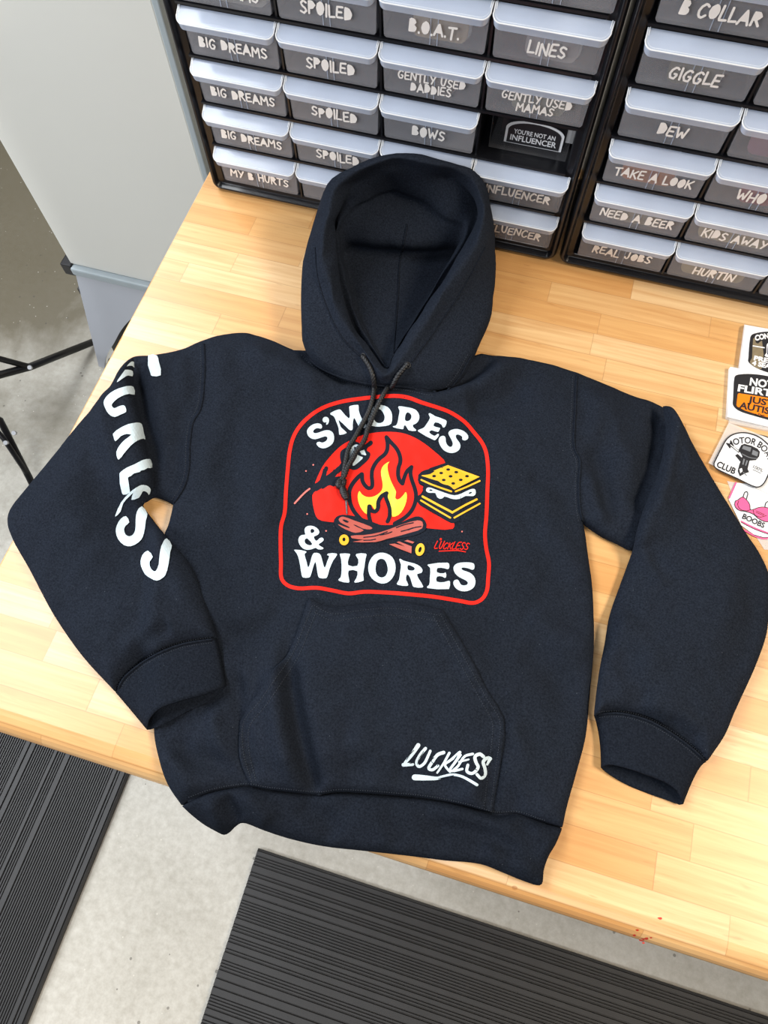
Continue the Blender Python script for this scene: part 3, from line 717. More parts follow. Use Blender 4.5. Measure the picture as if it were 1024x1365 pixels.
decal('outboard_motor_drawing', [[(395, 355), (420, 310), (450, 298), (520, 318), (575, 345), (598, 375), (590, 420), (560, 455), (500, 460), (430, 420)], [(300, 310), (315, 298), (410, 370), (395, 385)],
      [(430, 420), (500, 455), (480, 540), (495, 570), (460, 580), (405, 610), (385, 560), (400, 500)], [(360, 410), (385, 395), (425, 430), (410, 470), (385, 440)]], z, M['stk_black'], p3, 'N')
decal('outboard_motor_drawing', [[(425, 345), (440, 315), (515, 335), (505, 375)], [(530, 355), (582, 380), (572, 420), (520, 400)], [(440, 440), (455, 445), (440, 500), (428, 495)], [(470, 455), (484, 460), (465, 510), (455, 505)]], z+.0002, M['stk_grey'], p3, 'N',
      strokes=[([(425, 395), (500, 430), (575, 440)], 7), ([(440, 575), (470, 600)], 8)])
decal('outboard_motor_drawing', [[(312, 308), (318, 304), (396, 366), (390, 374)], [(402, 540), (425, 530), (432, 560), (410, 580)]], z+.0002, M['paper'], p3, 'N')
# bra sticker pack
p4 = pack((560, 920), 'white and pink bra sticker pack under the right sleeve edge', 'N')
slab('clear_sleeve', [(285, 655), (900, 760), (960, 1330), (640, 1310), (380, 900)], .0002, .0008, M['clear_bag'], p4, 0, 'N')
slab('sticker_sheet', [(365, 670), (560, 690), (820, 740), (840, 1210), (675, 1215), (560, 1180), (420, 1080), (300, 830)], .0008, .0012, M['paper'], p4, 0, 'N')
z = .0014
decal('pink_border', [], z, M['stk_pink'], p4, 'N', strokes=[([(368, 672), (305, 815)], 16), ([(420, 1040), (540, 1100), (690, 1158)], 14), ([(440, 1120), (560, 1185), (640, 1205), (700, 1200)], 14)])
decal('outline', [], z+.0001, M['stk_black'], p4, 'N', strokes=[([(420, 1050), (540, 1112), (690, 1168)], 7), ([(540, 1170), (640, 1196), (690, 1190)], 7)])
bra = [(355, 880), (365, 845), (385, 838), (430, 808), (470, 835), (500, 880), (508, 930), (540, 925), (600, 905), (675, 912), (740, 960), (740, 1020), (660, 1045), (580, 1010), (540, 975), (480, 950), (400, 935), (365, 905)]
decal('bra_drawing', [bra], z+.0002, M['stk_pink'], p4, 'N', sm=2)
decal('bra_outline', [], z+.0004, M['stk_black'], p4, 'N', strokes=[(bra + [bra[0]], 7), ([(395, 845), (385, 880), (410, 925), (470, 940), (505, 930)], 6), ([(535, 935), (545, 975), (600, 1000), (660, 985)], 6), ([(438, 808), (452, 765), (470, 755), (482, 770), (470, 825)], 8), ([(645, 905), (655, 865), (675, 850)], 8), ([(560, 940), (640, 975)], 5), ([(560, 955), (635, 985)], 5)])
wtext('sticker_lettering', 'BOOBS', (425, 1010), (632, 1105), 52, z+.0004, M['stk_black'], p4, 'N', .02)

# ------------------------------------------------------------------ the hoodie
hd = empty('hoodie', (.42, -.45, T), 'black hooded sweatshirt with campfire print laid on the bench', 'hoodie')
neck = [(393, 468), (420, 470), (470, 485), (540, 492), (600, 486), (640, 474)]
RS = [(640, 474), (668, 476), (700, 481), (735, 488), (769, 498)]
armR = [(769, 498), (767, 543), (766, 597), (773, 613), (772, 644), (773, 676), (777, 698)]
Rsl = [(769, 498), (800, 510), (840, 527), (880, 541), (905, 562), (910, 620), (892, 680), (870, 722), (843, 734), (825, 726), (800, 714), (777, 698)]
Rside = [(777, 698), (780, 712), (785, 748), (790, 785), (792, 837), (791, 875), (786, 932), (781, 982), (768, 1033), (756, 1076), (750, 1104)]
hem = [(750, 1104), (720, 1096), (690, 1086), (661, 1087), (640, 1081), (622, 1076), (573, 1066), (524, 1061), (485, 1058), (448, 1057), (426, 1060), (390, 1057), (353, 1053), (331, 1049), (310, 1051), (280, 1057), (255, 1066), (237, 1074)]
Lside = [(237, 1074), (222, 1045), (210, 1005), (205, 975), (208, 900), (214, 800), (219, 714), (225, 699), (231, 673)]
armL = [(272, 456), (273, 492), (270, 533), (266, 549), (258, 562), (253, 592), (252, 624), (247, 646), (231, 673)]
Lsl = [(231, 673), (222, 668), (205, 663), (191, 670), (165, 650), (150, 600), (145, 540), (155, 500), (178, 477), (205, 475), (240, 468), (272, 456)]
LS = [(272, 456), (300, 447), (330, 445), (345, 449), (370, 458), (393, 468)]
sm_ = lambda p: catmull(p, False, 4)
def chain(*segs):
    o = []
    for s_ in segs: o += sm_(s_)[:-1]
    return o
union = chain(neck, RS, Rsl, Rside, hem, Lside, Lsl, LS)
torso = chain(neck, RS, armR, Rside, hem, Lside, armL[::-1], LS)
upR = chain(Rsl, armR[::-1]); upL = chain(Lsl, armL)
ZR = .0055
def wpoly(px, z=ZR): return np.array([(lambda p: (p.x, p.y))(at(u, v, z)) for u, v in px])
UN = wpoly(union)
def droop(X, Y):
    t = np.clip(-.757 - Y, 0, 1); return np.minimum(t*t/.040, t*.9)
def wr(strokes):
    return [(wpoly(catmull(p, False, 4)), a*.0026, w_*.001) for p, a, w_ in strokes]
def wrinkle(P, W):
    z = np.zeros(len(P))
    for poly, a, wd in W:
        d, t = seg_dist(P, poly, False); z += a*np.exp(-(d/wd)**2)*np.clip(np.minimum(t, 1-t)*5+.15, 0, 1)
    return z
W_BODY = wr([
  ([(655, 478), (640, 500), (600, 520), (560, 528)], -4, 9), ([(690, 485), (655, 510), (610, 535), (560, 545), (500, 540)], 4, 14), ([(700, 520), (660, 545), (620, 548)], -3, 16),
  ([(400, 470), (430, 500), (470, 516)], -3, 8), ([(330, 470), (380, 500), (440, 520)], 3, 16),
  ([(388, 868), (392, 920), (402, 975), (418, 1040), (426, 1058)], -5.5, 9), ([(372, 880), (372, 930), (380, 990), (396, 1045)], 4.5, 13), ([(420, 880), (430, 960), (450, 1030)], 3, 22),
  ([(230, 985), (262, 1010), (300, 1020), (330, 1052)], -4, 11), ([(285, 940), (300, 1000), (325, 1045)], 3, 10), ([(318, 900), (330, 980), (345, 1045)], -3, 8),
  ([(225, 1000), (245, 1030), (262, 1062)], 2.5, 10),
  ([(415, 806), (445, 818), (510, 812), (590, 820)], -1.6, 7), ([(380, 840), (415, 815), (470, 835), (540, 830)], 2.0, 14), ([(560, 830), (610, 865), (640, 920)], 2.4, 14),
  ([(600, 1010), (640, 1035), (670, 1000)], 1.5, 14), ([(655, 1000), (652, 1040), (645, 1078)], -3.5, 9), ([(668, 960), (690, 1000), (680, 1060)], 2.5, 14), ([(640, 1078), (668, 1080), (700, 1070)], -2.0, 10),
  ([(520, 1025), (560, 1040), (620, 1062)], -2.0, 12), ([(460, 985), (520, 1000), (560, 1010)], 1.6, 18),
  ([(700, 820), (740, 850), (790, 870)], 2.4, 16), ([(690, 870), (730, 900), (760, 960)], -2.2, 16), ([(720, 700), (750, 740), (780, 790)], 2.2, 16), ([(700, 640), (735, 655), (765, 690)], -1.8, 14),
  ([(290, 470), (300, 540), (285, 620), (250, 680)], 2.6, 18), ([(300, 600), (320, 680), (300, 760)], -1.8, 20), ([(330, 560), (350, 640), (340, 740)], 1.8, 20), ([(260, 780), (310, 820), (370, 810)], 2.0, 18), ([(300, 860), (330, 850), (370, 830)], -2.0, 12),
  ([(262, 940), (300, 925), (330, 900)], -2.0, 12),
  ([(785, 600), (800, 640), (812, 700)], -3, 12), ([(800, 520), (815, 580), (840, 640)], 2.5, 16), ([(878, 545), (875, 590), (858, 650), (846, 690)], -4.5, 12), ([(780, 520), (790, 560), (785, 600)], 2, 12), ([(782, 640), (790, 670), (805, 705)], 2.4, 9),
  ([(185, 485), (190, 530), (205, 590), (215, 640)], -4.5, 9), ([(205, 490), (222, 540), (235, 600)], 2.0, 14), ([(240, 480), (252, 520), (250, 560)], 1.6, 12), ([(262, 520), (245, 580), (235, 650)], -1.5, 10)])
def round_prof(d, w_): x = np.clip(d/w_, 0, 1); return np.sqrt(np.clip(1-(1-x)**2, 0, 1))
def fbm(P, a=1.35):
    q_ = P + .004*np.stack([vnoise(P[:, 0]*30, P[:, 1]*30, 8), vnoise(P[:, 0]*30+9, P[:, 1]*30, 9)], 1)*2
    rid = 1 - np.abs(vnoise(q_[:, 0]*11 + q_[:, 1]*5, q_[:, 1]*7 - q_[:, 0]*3, 11))*2
    return a*(.0022*vnoise(P[:, 0]*15, P[:, 1]*15, 1) + .0014*vnoise(P[:, 0]*34+5, P[:, 1]*34, 2) + .0005*vnoise(P[:, 0]*90, P[:, 1]*90+3, 3) + .0014*np.clip(rid, -.4, .9))
def body_top(P):
    d = seg_dist(P, UN)[0]; r = round_prof(d, .010)
    return .004 + .010*r + r*(.009*(1-np.exp(-d/.06)) + wrinkle(P, W_BODY) + fbm(P)) - droop(P[:, 0], P[:, 1])
def body_bot(P):
    d = seg_dist(P, UN)[0]; return .0005 + .0035*(1 - round_prof(d, .010)) - droop(P[:, 0], P[:, 1])
def sd(P, poly): d = seg_dist(P, poly)[0]; return np.where(inside(P, [poly]), d, -d)
def soft_body(P):
    s_ = sstep((sd(P, UN) + .016)/.024); return s_*.0165 - np.where(s_ > 0, droop(P[:, 0], P[:, 1])*s_, 0)
def sheet(polyw, top, bot, spacing=.0036):
    B = resample(polyw, spacing*.8, True); VV, FF = triangulate([B], spacing, .55, (.0007, .0022, .0048))
    zt_, zb_ = top(VV), bot(VV); n = len(VV)
    V = [(p[0], p[1], T+z) for p, z in zip(VV, zt_)] + [(p[0], p[1], T+min(z, a-1e-5)) for p, z, a in zip(VV, zb_, zt_)]
    F = [tuple(f) for f in FF] + [tuple(f[::-1]+n) for f in FF]
    a, b = top(B), bot(B); m = len(B); k = len(V)
    if (a-b).max() > 2e-5:
        V += [(p[0], p[1], T+z-.0002) for p, z in zip(B, a)] + [(p[0], p[1], T+z) for p, z in zip(B, b)]
        F += [(k+i, k+m+i, k+m+(i+1) % m, k+(i+1) % m) for i in range(m) if a[i]-b[i] > 1e-5 or a[(i+1) % m]-b[(i+1) % m] > 1e-5]
    return V, F
def bvh_of(o):
    me = o.data; return BVHTree.FromPolygons([v.co.copy() for v in me.vertices], [tuple(p.vertices) for p in me.polygons])
def cloth_obj(name, VF, m, par=hd):
    o = mesh_obj(name, VF[0], VF[1], m, None, True); o['_b'] = 0; del o['_b']; b = bvh_of(o); rel(o, par); return o, b
body, B_body = cloth_obj('torso', sheet(wpoly(torso), body_top, body_bot), M['cloth'])

# forearms, folded forward over the upper sleeves
fL = chain([(178, 477), (166, 492), (150, 515), (137, 531), (110, 565), (80, 600), (45, 640), (15, 680), (11, 697), (18, 720), (40, 760), (75, 825), (110, 875), (154, 923)],
           [(154, 923), (163, 906), (180, 889), (205, 873), (240, 859), (289, 850)],
           [(289, 850), (283, 832), (274, 802), (262, 770), (248, 745), (223, 717), (205, 694), (190, 674)],
           [(190, 674), (198, 662), (205, 645), (203, 630), (196, 600), (188, 560), (179, 520), (178, 500), (178, 477)])
fR = chain([(884, 541), (896, 547), (905, 560), (930, 606), (955, 650), (985, 700), (1010, 738), (1024, 768)], [(1024, 768), (1025, 820), (1020, 852), (1000, 904), (978, 951), (965, 982), (942, 1016)],
           [(942, 1016), (925, 999), (900, 980), (865, 960), (833, 951), (812, 950), (792, 954)],
           [(792, 954), (795, 925), (800, 890), (806, 860), (813, 820), (825, 785), (836, 755), (844, 732), (850, 704), (860, 674), (877, 632), (888, 578), (884, 541)])
UPL, UPR = wpoly(upL), wpoly(upR)
W_FL = wr([([(168, 500), (190, 560), (200, 620)], 2.5, 14), ([(60, 660), (110, 720), (150, 760)], 1.8, 30), ([(120, 620), (160, 680), (200, 720)], -2.2, 22), ([(40, 740), (100, 740), (170, 780), (250, 800)], -1.5, 22),
           ([(205, 868), (222, 852), (240, 845)], -2.5, 9), ([(170, 880), (200, 850), (260, 838)], 2.0, 10), ([(150, 560), (120, 620), (80, 680)], 1.6, 26), ([(100, 860), (150, 820), (220, 810)], 1.4, 20), ([(200, 690), (240, 770), (268, 830)], 2.0, 12)])
W_FR = wr([([(888, 560), (880, 640), (862, 700)], 2.4, 11), ([(905, 590), (900, 640), (915, 700)], -1.8, 12), ([(895, 620), (880, 690), (860, 730), (880, 780)], -1.8, 10), ([(850, 740), (865, 770), (880, 790)], 1.8, 9), ([(815, 830), (840, 850), (870, 900)], 1.8, 16), ([(825, 870), (835, 910), (860, 940)], -1.8, 12),
           ([(880, 965), (905, 975), (930, 990)], -3.0, 9), ([(850, 945), (890, 952), (935, 985)], 2.0, 8), ([(960, 720), (960, 800), (930, 880)], 2.0, 24), ([(1000, 760), (990, 840), (960, 930)], -1.5, 20)])
def over(P, UP, h=.0165):
    return sstep((sd(P, UP) + .022)/.036)*h
def raised(px, UP):
    P = wpoly(px, .01)
    for _ in range(4):
        z_ = np.maximum(over(P, UP), soft_body(P)) + .007
        P = np.array([(lambda p: (p.x, p.y))(at(u, v, float(z))) for (u, v), z in zip(px, z_)])
    return P
FL, FR = raised(fL, UPL), raised(fR, UPR)
def mk_top(FP, UP, W, th, onbody):
    def base(P):
        b = over(P, UP)
        if onbody: b = np.maximum(b, soft_body(P))
        return b
    def top(P):
        d = seg_dist(P, FP)[0]; r = round_prof(d, .013)
        return base(P) + .006 + th*r + r*(.013*(1-np.exp(-(d/.045)**1.5)) + wrinkle(P, W) + fbm(P + .37))
    def bot(P):
        d = seg_dist(P, FP)[0]; return base(P) + .0008 + .0052*(1-round_prof(d, .013))
    return top, bot
topL, botL = mk_top(FL, UPL, W_FL, .012, True); topR, botR = mk_top(FR, UPR, W_FR, .012, True)
def two(a, b):
    n = len(a[0]); return a[0] + b[0], a[1] + [tuple(i+n for i in f) for f in b[1]]
slL, B_L = cloth_obj('sleeve', two(sheet(UPL, body_top, body_bot), sheet(FL, topL, botL)), M['cloth'])
slR, B_R = cloth_obj('sleeve', two(sheet(UPR, body_top, body_bot), sheet(FR, topR, botR)), M['cloth'])

# cuffs: open double-walled rib tubes
def cuff(seam, mid, ot, ob, zbase, th, ns=14, nt=26):
    def rs(p): 
        q_ = resample(catmull(p, False, 6), .1); L = np.r_[0, np.cumsum(np.linalg.norm(np.diff(q_, axis=0), axis=1))]; s_ = np.linspace(0, L[-1], nt)
        return np.stack([np.interp(s_, L, q_[:, k]) for k in (0, 1)], 1)
    a, m_, t_, b_ = rs(seam), rs(mid), rs(ot), rs(ob)
    bs = a.copy()
    def ring(s_, inner):
        tp = (a*(1-s_)*(1-2*s_) + m_*4*s_*(1-s_) + t_*s_*(2*s_-1)) if True else None
        bp = a*(1-s_) + b_*s_
        out = []
        ins = .0018 if inner else 0
        for k in range(nt):
            x = k/(nt-1); h = math.sqrt(max(0, 1-(2*x-1)**2)); p = at(tp[k][0], tp[k][1], .012)
            zz = zbase(np.array([[p.x, p.y]]))[0]; z_ = zz + .006 + th(s_)*h - ins*h
            q_ = at(tp[k][0], tp[k][1], z_); out.append(q_)
        for k in range(nt-2, 0, -1):
            x = k/(nt-1); h = math.sqrt(max(0, 1-(2*x-1)**2)); p = at(bp[k][0], bp[k][1], .004)
            zz = zbase(np.array([[p.x, p.y]]))[0]; z_ = zz + .006 - .0055*h + ins*h
            out.append(at(bp[k][0], bp[k][1], z_))
        if inner:
            c = sum(out, Vector())/len(out); out = [o_ + (c-o_).normalized()*.0012 for o_ in out]
        return out
    V = []; n = 2*nt-2; F = []
    st = [(k/(ns-1), False) for k in range(ns)] + [(k/(ns-1), True) for k in range(ns-1, -1, -1)]
    for s_, i in st: V += ring(s_, i)
    for k in range(len(st)-1): F += [(k*n+i, k*n+(i+1) % n, (k+1)*n+(i+1) % n, (k+1)*n+i) for i in range(n)]
    return V, F
zero = lambda P: np.zeros(len(P))
def unT(V): return V
cL, B_cL = cloth_obj('cuff', cuff([(154, 923), (163, 906), (180, 889), (205, 873), (240, 859), (289, 850)], [(172, 944), (182, 926), (204, 908), (232, 893), (262, 886), (296, 878)],
     [(196, 973), (197, 962), (210, 946), (240, 934), (270, 926), (302, 914)], [(196, 974), (205, 971), (222, 964), (250, 949), (275, 937), (301, 917)], soft_body, lambda s_: .010 + .004*s_), M['rib'])
cR, B_cR = cloth_obj('cuff', cuff([(792, 954), (812, 950), (833, 951), (865, 960), (900, 980), (925, 999), (942, 1016)], [(799, 985), (818, 984), (840, 986), (868, 994), (897, 1008), (915, 1019), (929, 1030)],
     [(801, 1023), (809, 1019), (833, 1023), (864, 1033), (890, 1044), (905, 1056), (911, 1072)], [(801, 1024), (810, 1031), (833, 1045), (864, 1058), (890, 1067), (903, 1072), (911, 1074)], zero, lambda s_: .010 + .003*s_), M['rib'])

# waistband
wb_bot = [(237, 1074), (247, 1086), (262, 1100), (277, 1109), (288, 1114), (298, 1110), (309, 1102), (320, 1097), (348, 1107), (378, 1117), (426, 1128), (490, 1135), (553, 1142), (592, 1147), (641, 1152), (670, 1163), (700, 1175), (722, 1180), (725, 1160), (731, 1142), (741, 1125), (750, 1104)]
def shift(p, dy): return [(a, b+dy) for a, b in p]
WBp = chain(wb_bot, hem)
WB = wpoly(WBp, .006)
W_WB = wr([([(330, 1055), (345, 1080), (360, 1100)], 3, 10), ([(300, 1060), (310, 1080), (320, 1096)], -4, 9), ([(280, 1070), (285, 1090), (288, 1108)], 3, 9), ([(400, 1065), (430, 1090), (450, 1120)], -2.5, 12), ([(470, 1070), (500, 1100), (520, 1130)], 2, 14),
  ([(560, 1100), (610, 1105), (660, 1120), (690, 1150)], -3.0, 10), ([(570, 1080), (630, 1092), (690, 1110), (735, 1120)], 2.6, 12), ([(640, 1130), (680, 1145), (715, 1165)], 2.4, 8), ([(690, 1090), (700, 1110), (720, 1135)], -2, 10)])
def wb_top(P):
    d = seg_dist(P, WB)[0]; r = round_prof(d, .008)
    return .005 + .009*r + r*(wrinkle(P, W_WB) + fbm(P + .11)) - droop(P[:, 0], P[:, 1])
def wb_bt(P):
    d = seg_dist(P, WB)[0]; return .0015 + .0035*(1-round_prof(d, .008)) - droop(P[:, 0], P[:, 1])
wbo, B_wb = cloth_obj('waistband', sheet(WB, wb_top, wb_bt), M['rib'])

# kangaroo pocket
pk = chain([(414, 801), (441, 812), (480, 808), (514, 805), (553, 808), (590, 815)], [(590, 815), (606, 844), (622, 873), (637, 900), (651, 926), (663, 944), (671, 958)], [(671, 958), (671, 985), (666, 1024), (658, 1084)],
           [(658, 1084), (640, 1080), (622, 1075), (573, 1065), (524, 1060), (448, 1056), (426, 1059), (390, 1056), (353, 1052), (333, 1048)], [(333, 1048), (322, 1020), (319, 1000), (320, 961)], [(320, 961), (330, 946), (343, 931), (365, 900), (387, 868), (402, 834), (414, 801)])
PK = wpoly(pk, .016)
def pk_top(P):
    d = seg_dist(P, PK)[0]; return body_top(P) + .0010 + .0036*round_prof(d, .0045) + .0085*(1-np.exp(-d/.04))
def pk_bot(P): return body_top(P) - .0006
pko, B_pk = cloth_obj('kangaroo_pocket', sheet(PK, pk_top, pk_bot, .0034), M['cloth'])

# hood: lofted shell, open towards the viewer
def LP(pts): return [(p[0], p[1], p[2]*.001) for p in pts]
N0 = LP([(420,1066,15),(240,1040,12),(120,975,10),(85,880,6),(85,720,3),(105,600,3),(150,520,3),(250,480,3),(480,470,3),(640,470,3),(760,480,3),(850,520,3),(870,600,3),(865,700,3),(830,870,6),(700,1075,12)])
S0 = LP([(415,1062,24),(250,1025,28),(140,955,36),(84,850,44),(71,690,50),(80,540,57),(118,390,68),(200,250,80),(480,200,85),(650,230,85),(800,270,80),(888,370,68),(899,490,52),(886,640,46),(855,790,42),(690,1030,30)])
RO = LP([(418,1046,34),(325,955,38),(240,870,48),(180,750,58),(140,610,68),(128,470,82),(150,340,100),(205,190,124),(440,86,148),(650,104,146),(810,160,128),(872,290,106),(858,470,88),(765,640,70),(655,810,52),(530,985,40)])
R0 = LP([(425,1028,41),(348,930,47),(272,835,57),(218,725,67),(178,600,79),(166,470,93),(186,335,110),(240,200,130),(455,105,152),(640,126,151),(785,180,135),(848,300,117),(812,460,98),(712,620,80),(592,800,60),(490,955,46)])
RI = LP([(432,1003,34),(364,918,39),(300,820,47),(255,700,55),(230,570,65),(215,440,79),(226,340,95),(290,205,114),(450,146,134),(610,160,130),(750,210,114),(820,315,98),(770,470,82),(664,630,66),(544,810,50),(466,940,38)])
B0 = LP([(436,988,26),(376,900,30),(318,800,34),(275,690,38),(248,580,44),(226,470,54),(228,372,72),(320,292,86),(440,238,92),(560,272,88),(690,352,80),(772,385,76),(742,485,64),(642,640,50),(532,810,38),(463,930,30)])
B1 = LP([(438,984,23),(379,900,24),(322,800,26),(282,690,28),(256,585,32),(236,480,44),(244,385,64),(330,305,78),(444,252,84),(560,288,80),(682,368,72),(756,400,68),(726,495,54),(632,645,40),(530,812,32),(465,928,27)])
C0 = LP([(439,980,22),(384,900,21),(330,800,22),(291,690,23),(263,592,26),(240,500,34),(268,452,42),(388,460,46),(500,464,48),(582,466,48),(664,466,46),(735,474,42),(716,520,36),(628,658,30),(530,816,26),(467,929,25)])
D0 = LP([(440,975,21),(388,900,19),(338,800,18),(300,700,18),(272,600,18),(250,515,20),(300,482,22),(400,490,22),(500,495,22),(570,497,22),(640,497,22),(715,498,24),(700,545,20),(620,675,18),(530,820,19),(470,930,23)])
def hp(p, zadd=0):
    u, v = cr('H', [p[:2]])[0]; q_ = at(u, v, p[2]); 
    if q_.y > -.021: 
        d = ray(u, v); q_ = CAM + d*((-.021 - CAM.y)/d.y)
        if q_.z < T + .002 or q_.z > T + .2: q_ = at(u, v, p[2]); q_.y = -.021
    return np.array(q_)
RJ = []
for k_, (a_, b_) in enumerate(zip(RI, B0)):
    dx_, dy_ = a_[0]-500, a_[1]-600; l_ = math.hypot(dx_, dy_)
    RJ.append((a_[0]*.6+b_[0]*.4, a_[1]*.6+b_[1]*.4, a_[2]*.6+b_[2]*.4) if k_ in (7, 8, 9) else (a_[0]+dx_/l_*9, a_[1]+dy_/l_*9, max(a_[2]-.020, .018)))
NL = 96
def smooth_loop(L_):
    P = np.array([hp(p) for p in L_]); m = len(P); out = []
    for i in range(m):
        p0, p1, p2, p3 = P[i-1], P[i], P[(i+1) % m], P[(i+2) % m]
        for k in range(NL//m):
            t = k/(NL//m); out.append(.5*((2*p1)+(-p0+p2)*t+(2*p0-5*p1+4*p2-p3)*t*t+(-p0+3*p1-3*p2+p3)*t**3))
    return np.array(out)
keys = [smooth_loop(l) for l in (N0, S0, RO, R0, RI, RJ, B0, B1, C0, D0)]
# floor of the hood shrinks to the centre seam
cD = keys[-1].mean(0); cN = keys[0].mean(0)
inn = [keys[-1]*f_ + (cD*(1-f_)) for f_ in (.82, .62, .42, .22)]
for k_ in inn: k_[:, 2] = T + .018
bot_ = [keys[0]*.6 + cN*.4, keys[0]*.25 + cN*.75]
for k_ in bot_: k_[:, 2] = T + .004
seq = bot_[::-1] + keys + inn
segn = [1, 1, 5, 6, 5, 5, 4, 4, 2, 5, 3, 2, 2, 2, 2]
rings = []
for k in range(len(seq)-1):
    p0, p1, p2, p3 = seq[max(k-1, 0)], seq[k], seq[k+1], seq[min(k+2, len(seq)-1)]
    for j in range(segn[k]):
        t = j/segn[k]
        if segn[k] == 1: rings.append(p1)
        else:
            m1 = (p2-p0)*.35; m2 = (p3-p1)*.35
            rings.append((2*t**3-3*t*t+1)*p1 + (t**3-2*t*t+t)*m1 + (-2*t**3+3*t*t)*p2 + (t**3-t*t)*m2)
rings.append(seq[-1])
G = np.array(rings)
rs_, th_ = np.meshgrid(np.arange(G.shape[0]), np.arange(NL), indexing='ij')
# irregular cloth: displace radially with smooth periodic noise
ang = th_*2*math.pi/NL
nz = vnoise(np.cos(ang)*3.2 + rs_*.21 + 20, np.sin(ang)*3.2 + rs_*.05 + 20, 5)*.0022 + vnoise(np.cos(ang)*8 + 40, np.sin(ang)*8 + rs_*.22 + 40, 7)*.0011
ctr = G.mean(1, keepdims=True); dirv = G - ctr; dirv /= np.linalg.norm(dirv, axis=2, keepdims=True) + 1e-9
G = G + dirv*nz[..., None]; G[..., 1] = np.minimum(G[..., 1], -.0195); G[..., 2] = np.maximum(G[..., 2], T + .002)
V = G.reshape(-1, 3).tolist(); nr = G.shape[0]
F = [(k*NL+i, (k+1)*NL+i, (k+1)*NL+(i+1) % NL, k*NL+(i+1) % NL) for k in range(nr-1) for i in range(NL)]
V.append((cN[0], cN[1], T+.004)); V.append((cD[0], cD[1], T+.018)); a = len(V)-2
F += [(a, i, (i+1) % NL) for i in range(NL)] + [(a+1, (nr-1)*NL+(i+1) % NL, (nr-1)*NL+i) for i in range(NL)]
o = mesh_obj('hood', V, F, M['cloth'], None, True, recalc=True); B_hood = bvh_of(o); rel(o, hd)

# ------------------------------------------------------------------ things lying on cloth: seams, prints, cords
ALLB = [B_body, B_L, B_R, B_cL, B_cR, B_wb, B_pk, B_hood]
def cast(u, v, bs):
    d = ray(u, v).normalized(); best = None
    for b in bs:
        h = b.ray_cast(CAM, d)
        if h[0] is not None and (best is None or h[3] < best[3]): best = h
    if best is None:
        p = at(u, v, .012)
        for b in bs:
            h = b.find_nearest(p)
            if best is None or h[3] < best[3]: best = h
    n_ = best[1]
    if n_.dot(d) > 0: n_ = -n_
    return best[0], n_
def seam(path, bs, parent, r=.0011, st=(4.0,), both=False, name='seam'):
    P = resample(catmull(path, False, 5), 3.0)[1:-1]; pts = [cast(u, v, bs) for u, v in P]
    pts = [p + n_*(r*.35) for p, n_ in pts]
    q = MB(); q.tube(pts, r, 6); o_ = q.build(name, M['rib'], smooth=True); rel(o_, parent)
    q = MB(); Q = resample(P, 1.6); m = len(Q)
    for off in st:
        for i in range(1, m-2, 2):
            d = Q[i+1]-Q[i-1]; d /= np.linalg.norm(d)+1e-9; n2 = np.array([-d[1], d[0]])*off
            a_, na = cast(*(Q[i]+n2), bs); b_, nb = cast(*(Q[i+1]+n2), bs)
            q.tube([a_+na*.0002, b_+nb*.0002], .00042, 4)
    if q.V: rel(q.build('stitching', M['thread'], smooth=False), parent)
seam(armR, [B_body, B_R], hd, .0014, (5.0,)); seam(armL, [B_body, B_L], hd, .0014, (5.0,))
seam(catmull(hem, False, 3)[2:-2], [B_body, B_wb, B_pk], hd, .0014, (4.5,))
seam([(157, 920), (164, 906), (181, 890), (206, 874), (240, 860), (286, 852)], [B_L, B_cL], hd, .0014, (4.0, -3.5))
seam([(794, 953), (812, 951), (833, 952), (865, 961), (900, 981), (925, 1000), (940, 1014)], [B_R, B_cR], hd, .0014, (4.0, -3.5))
seam(cr('H', [(70, 918), (140, 985), (230, 1028), (330, 1056), (420, 1068), (520, 1075), (600, 1092), (650, 1098)]), [B_body, B_hood], hd, .0014, (4.5,))
seam(cr('H', [(690, 1095), (745, 1030), (790, 950), (805, 930)]), [B_body, B_hood], hd, .0014, (-5.0,))
hoodo = o
def stitch_only(path, bs, par):
    q = MB(); Q = resample(catmull(path, False, 5), 1.7); m = len(Q)
    for i in range(1, m-2, 2):
        a_, na = cast(*Q[i], bs); b_, nb = cast(*Q[i+1], bs); q.tube([a_+na*.0002, b_+nb*.0002], .00042, 4)
    rel(q.build('stitching', M['thread']), par)
for pth in ([(417, 806), (442, 818), (480, 814), (514, 811), (553, 814), (588, 821)], [(418, 815), (442, 827), (480, 823), (514, 820), (553, 823), (590, 829)], [(586, 817), (602, 846), (618, 875), (633, 902), (647, 928), (666, 960), (666, 985), (661, 1024), (654, 1078)],
            [(577, 820), (594, 850), (611, 880), (627, 908), (641, 934), (656, 962), (656, 985), (651, 1024), (645, 1076)], [(417, 806), (405, 836), (391, 870), (369, 902), (347, 934), (325, 963), (324, 1000), (336, 1044)], [(423, 812), (412, 840), (398, 875), (377, 907), (355, 940), (333, 968), (332, 1000), (342, 1044)]):
    stitch_only(pth, [B_pk, B_body], pko)
seam(cr('H', [(522, 370), (512, 430), (500, 490), (488, 560), (484, 650), (476, 760), (468, 860), (464, 950)]), [B_hood], hoodo, .0011, (), name='centre_seam')
seam(cr('H', [(128, 470), (140, 605), (182, 745), (245, 865), (328, 950)]), [B_hood], hoodo, .0009, (), name='hem_seam')
seam(cr('H', [(858, 470), (768, 640), (660, 805), (535, 975)]), [B_hood], hoodo, .0009, (), name='hem_seam')

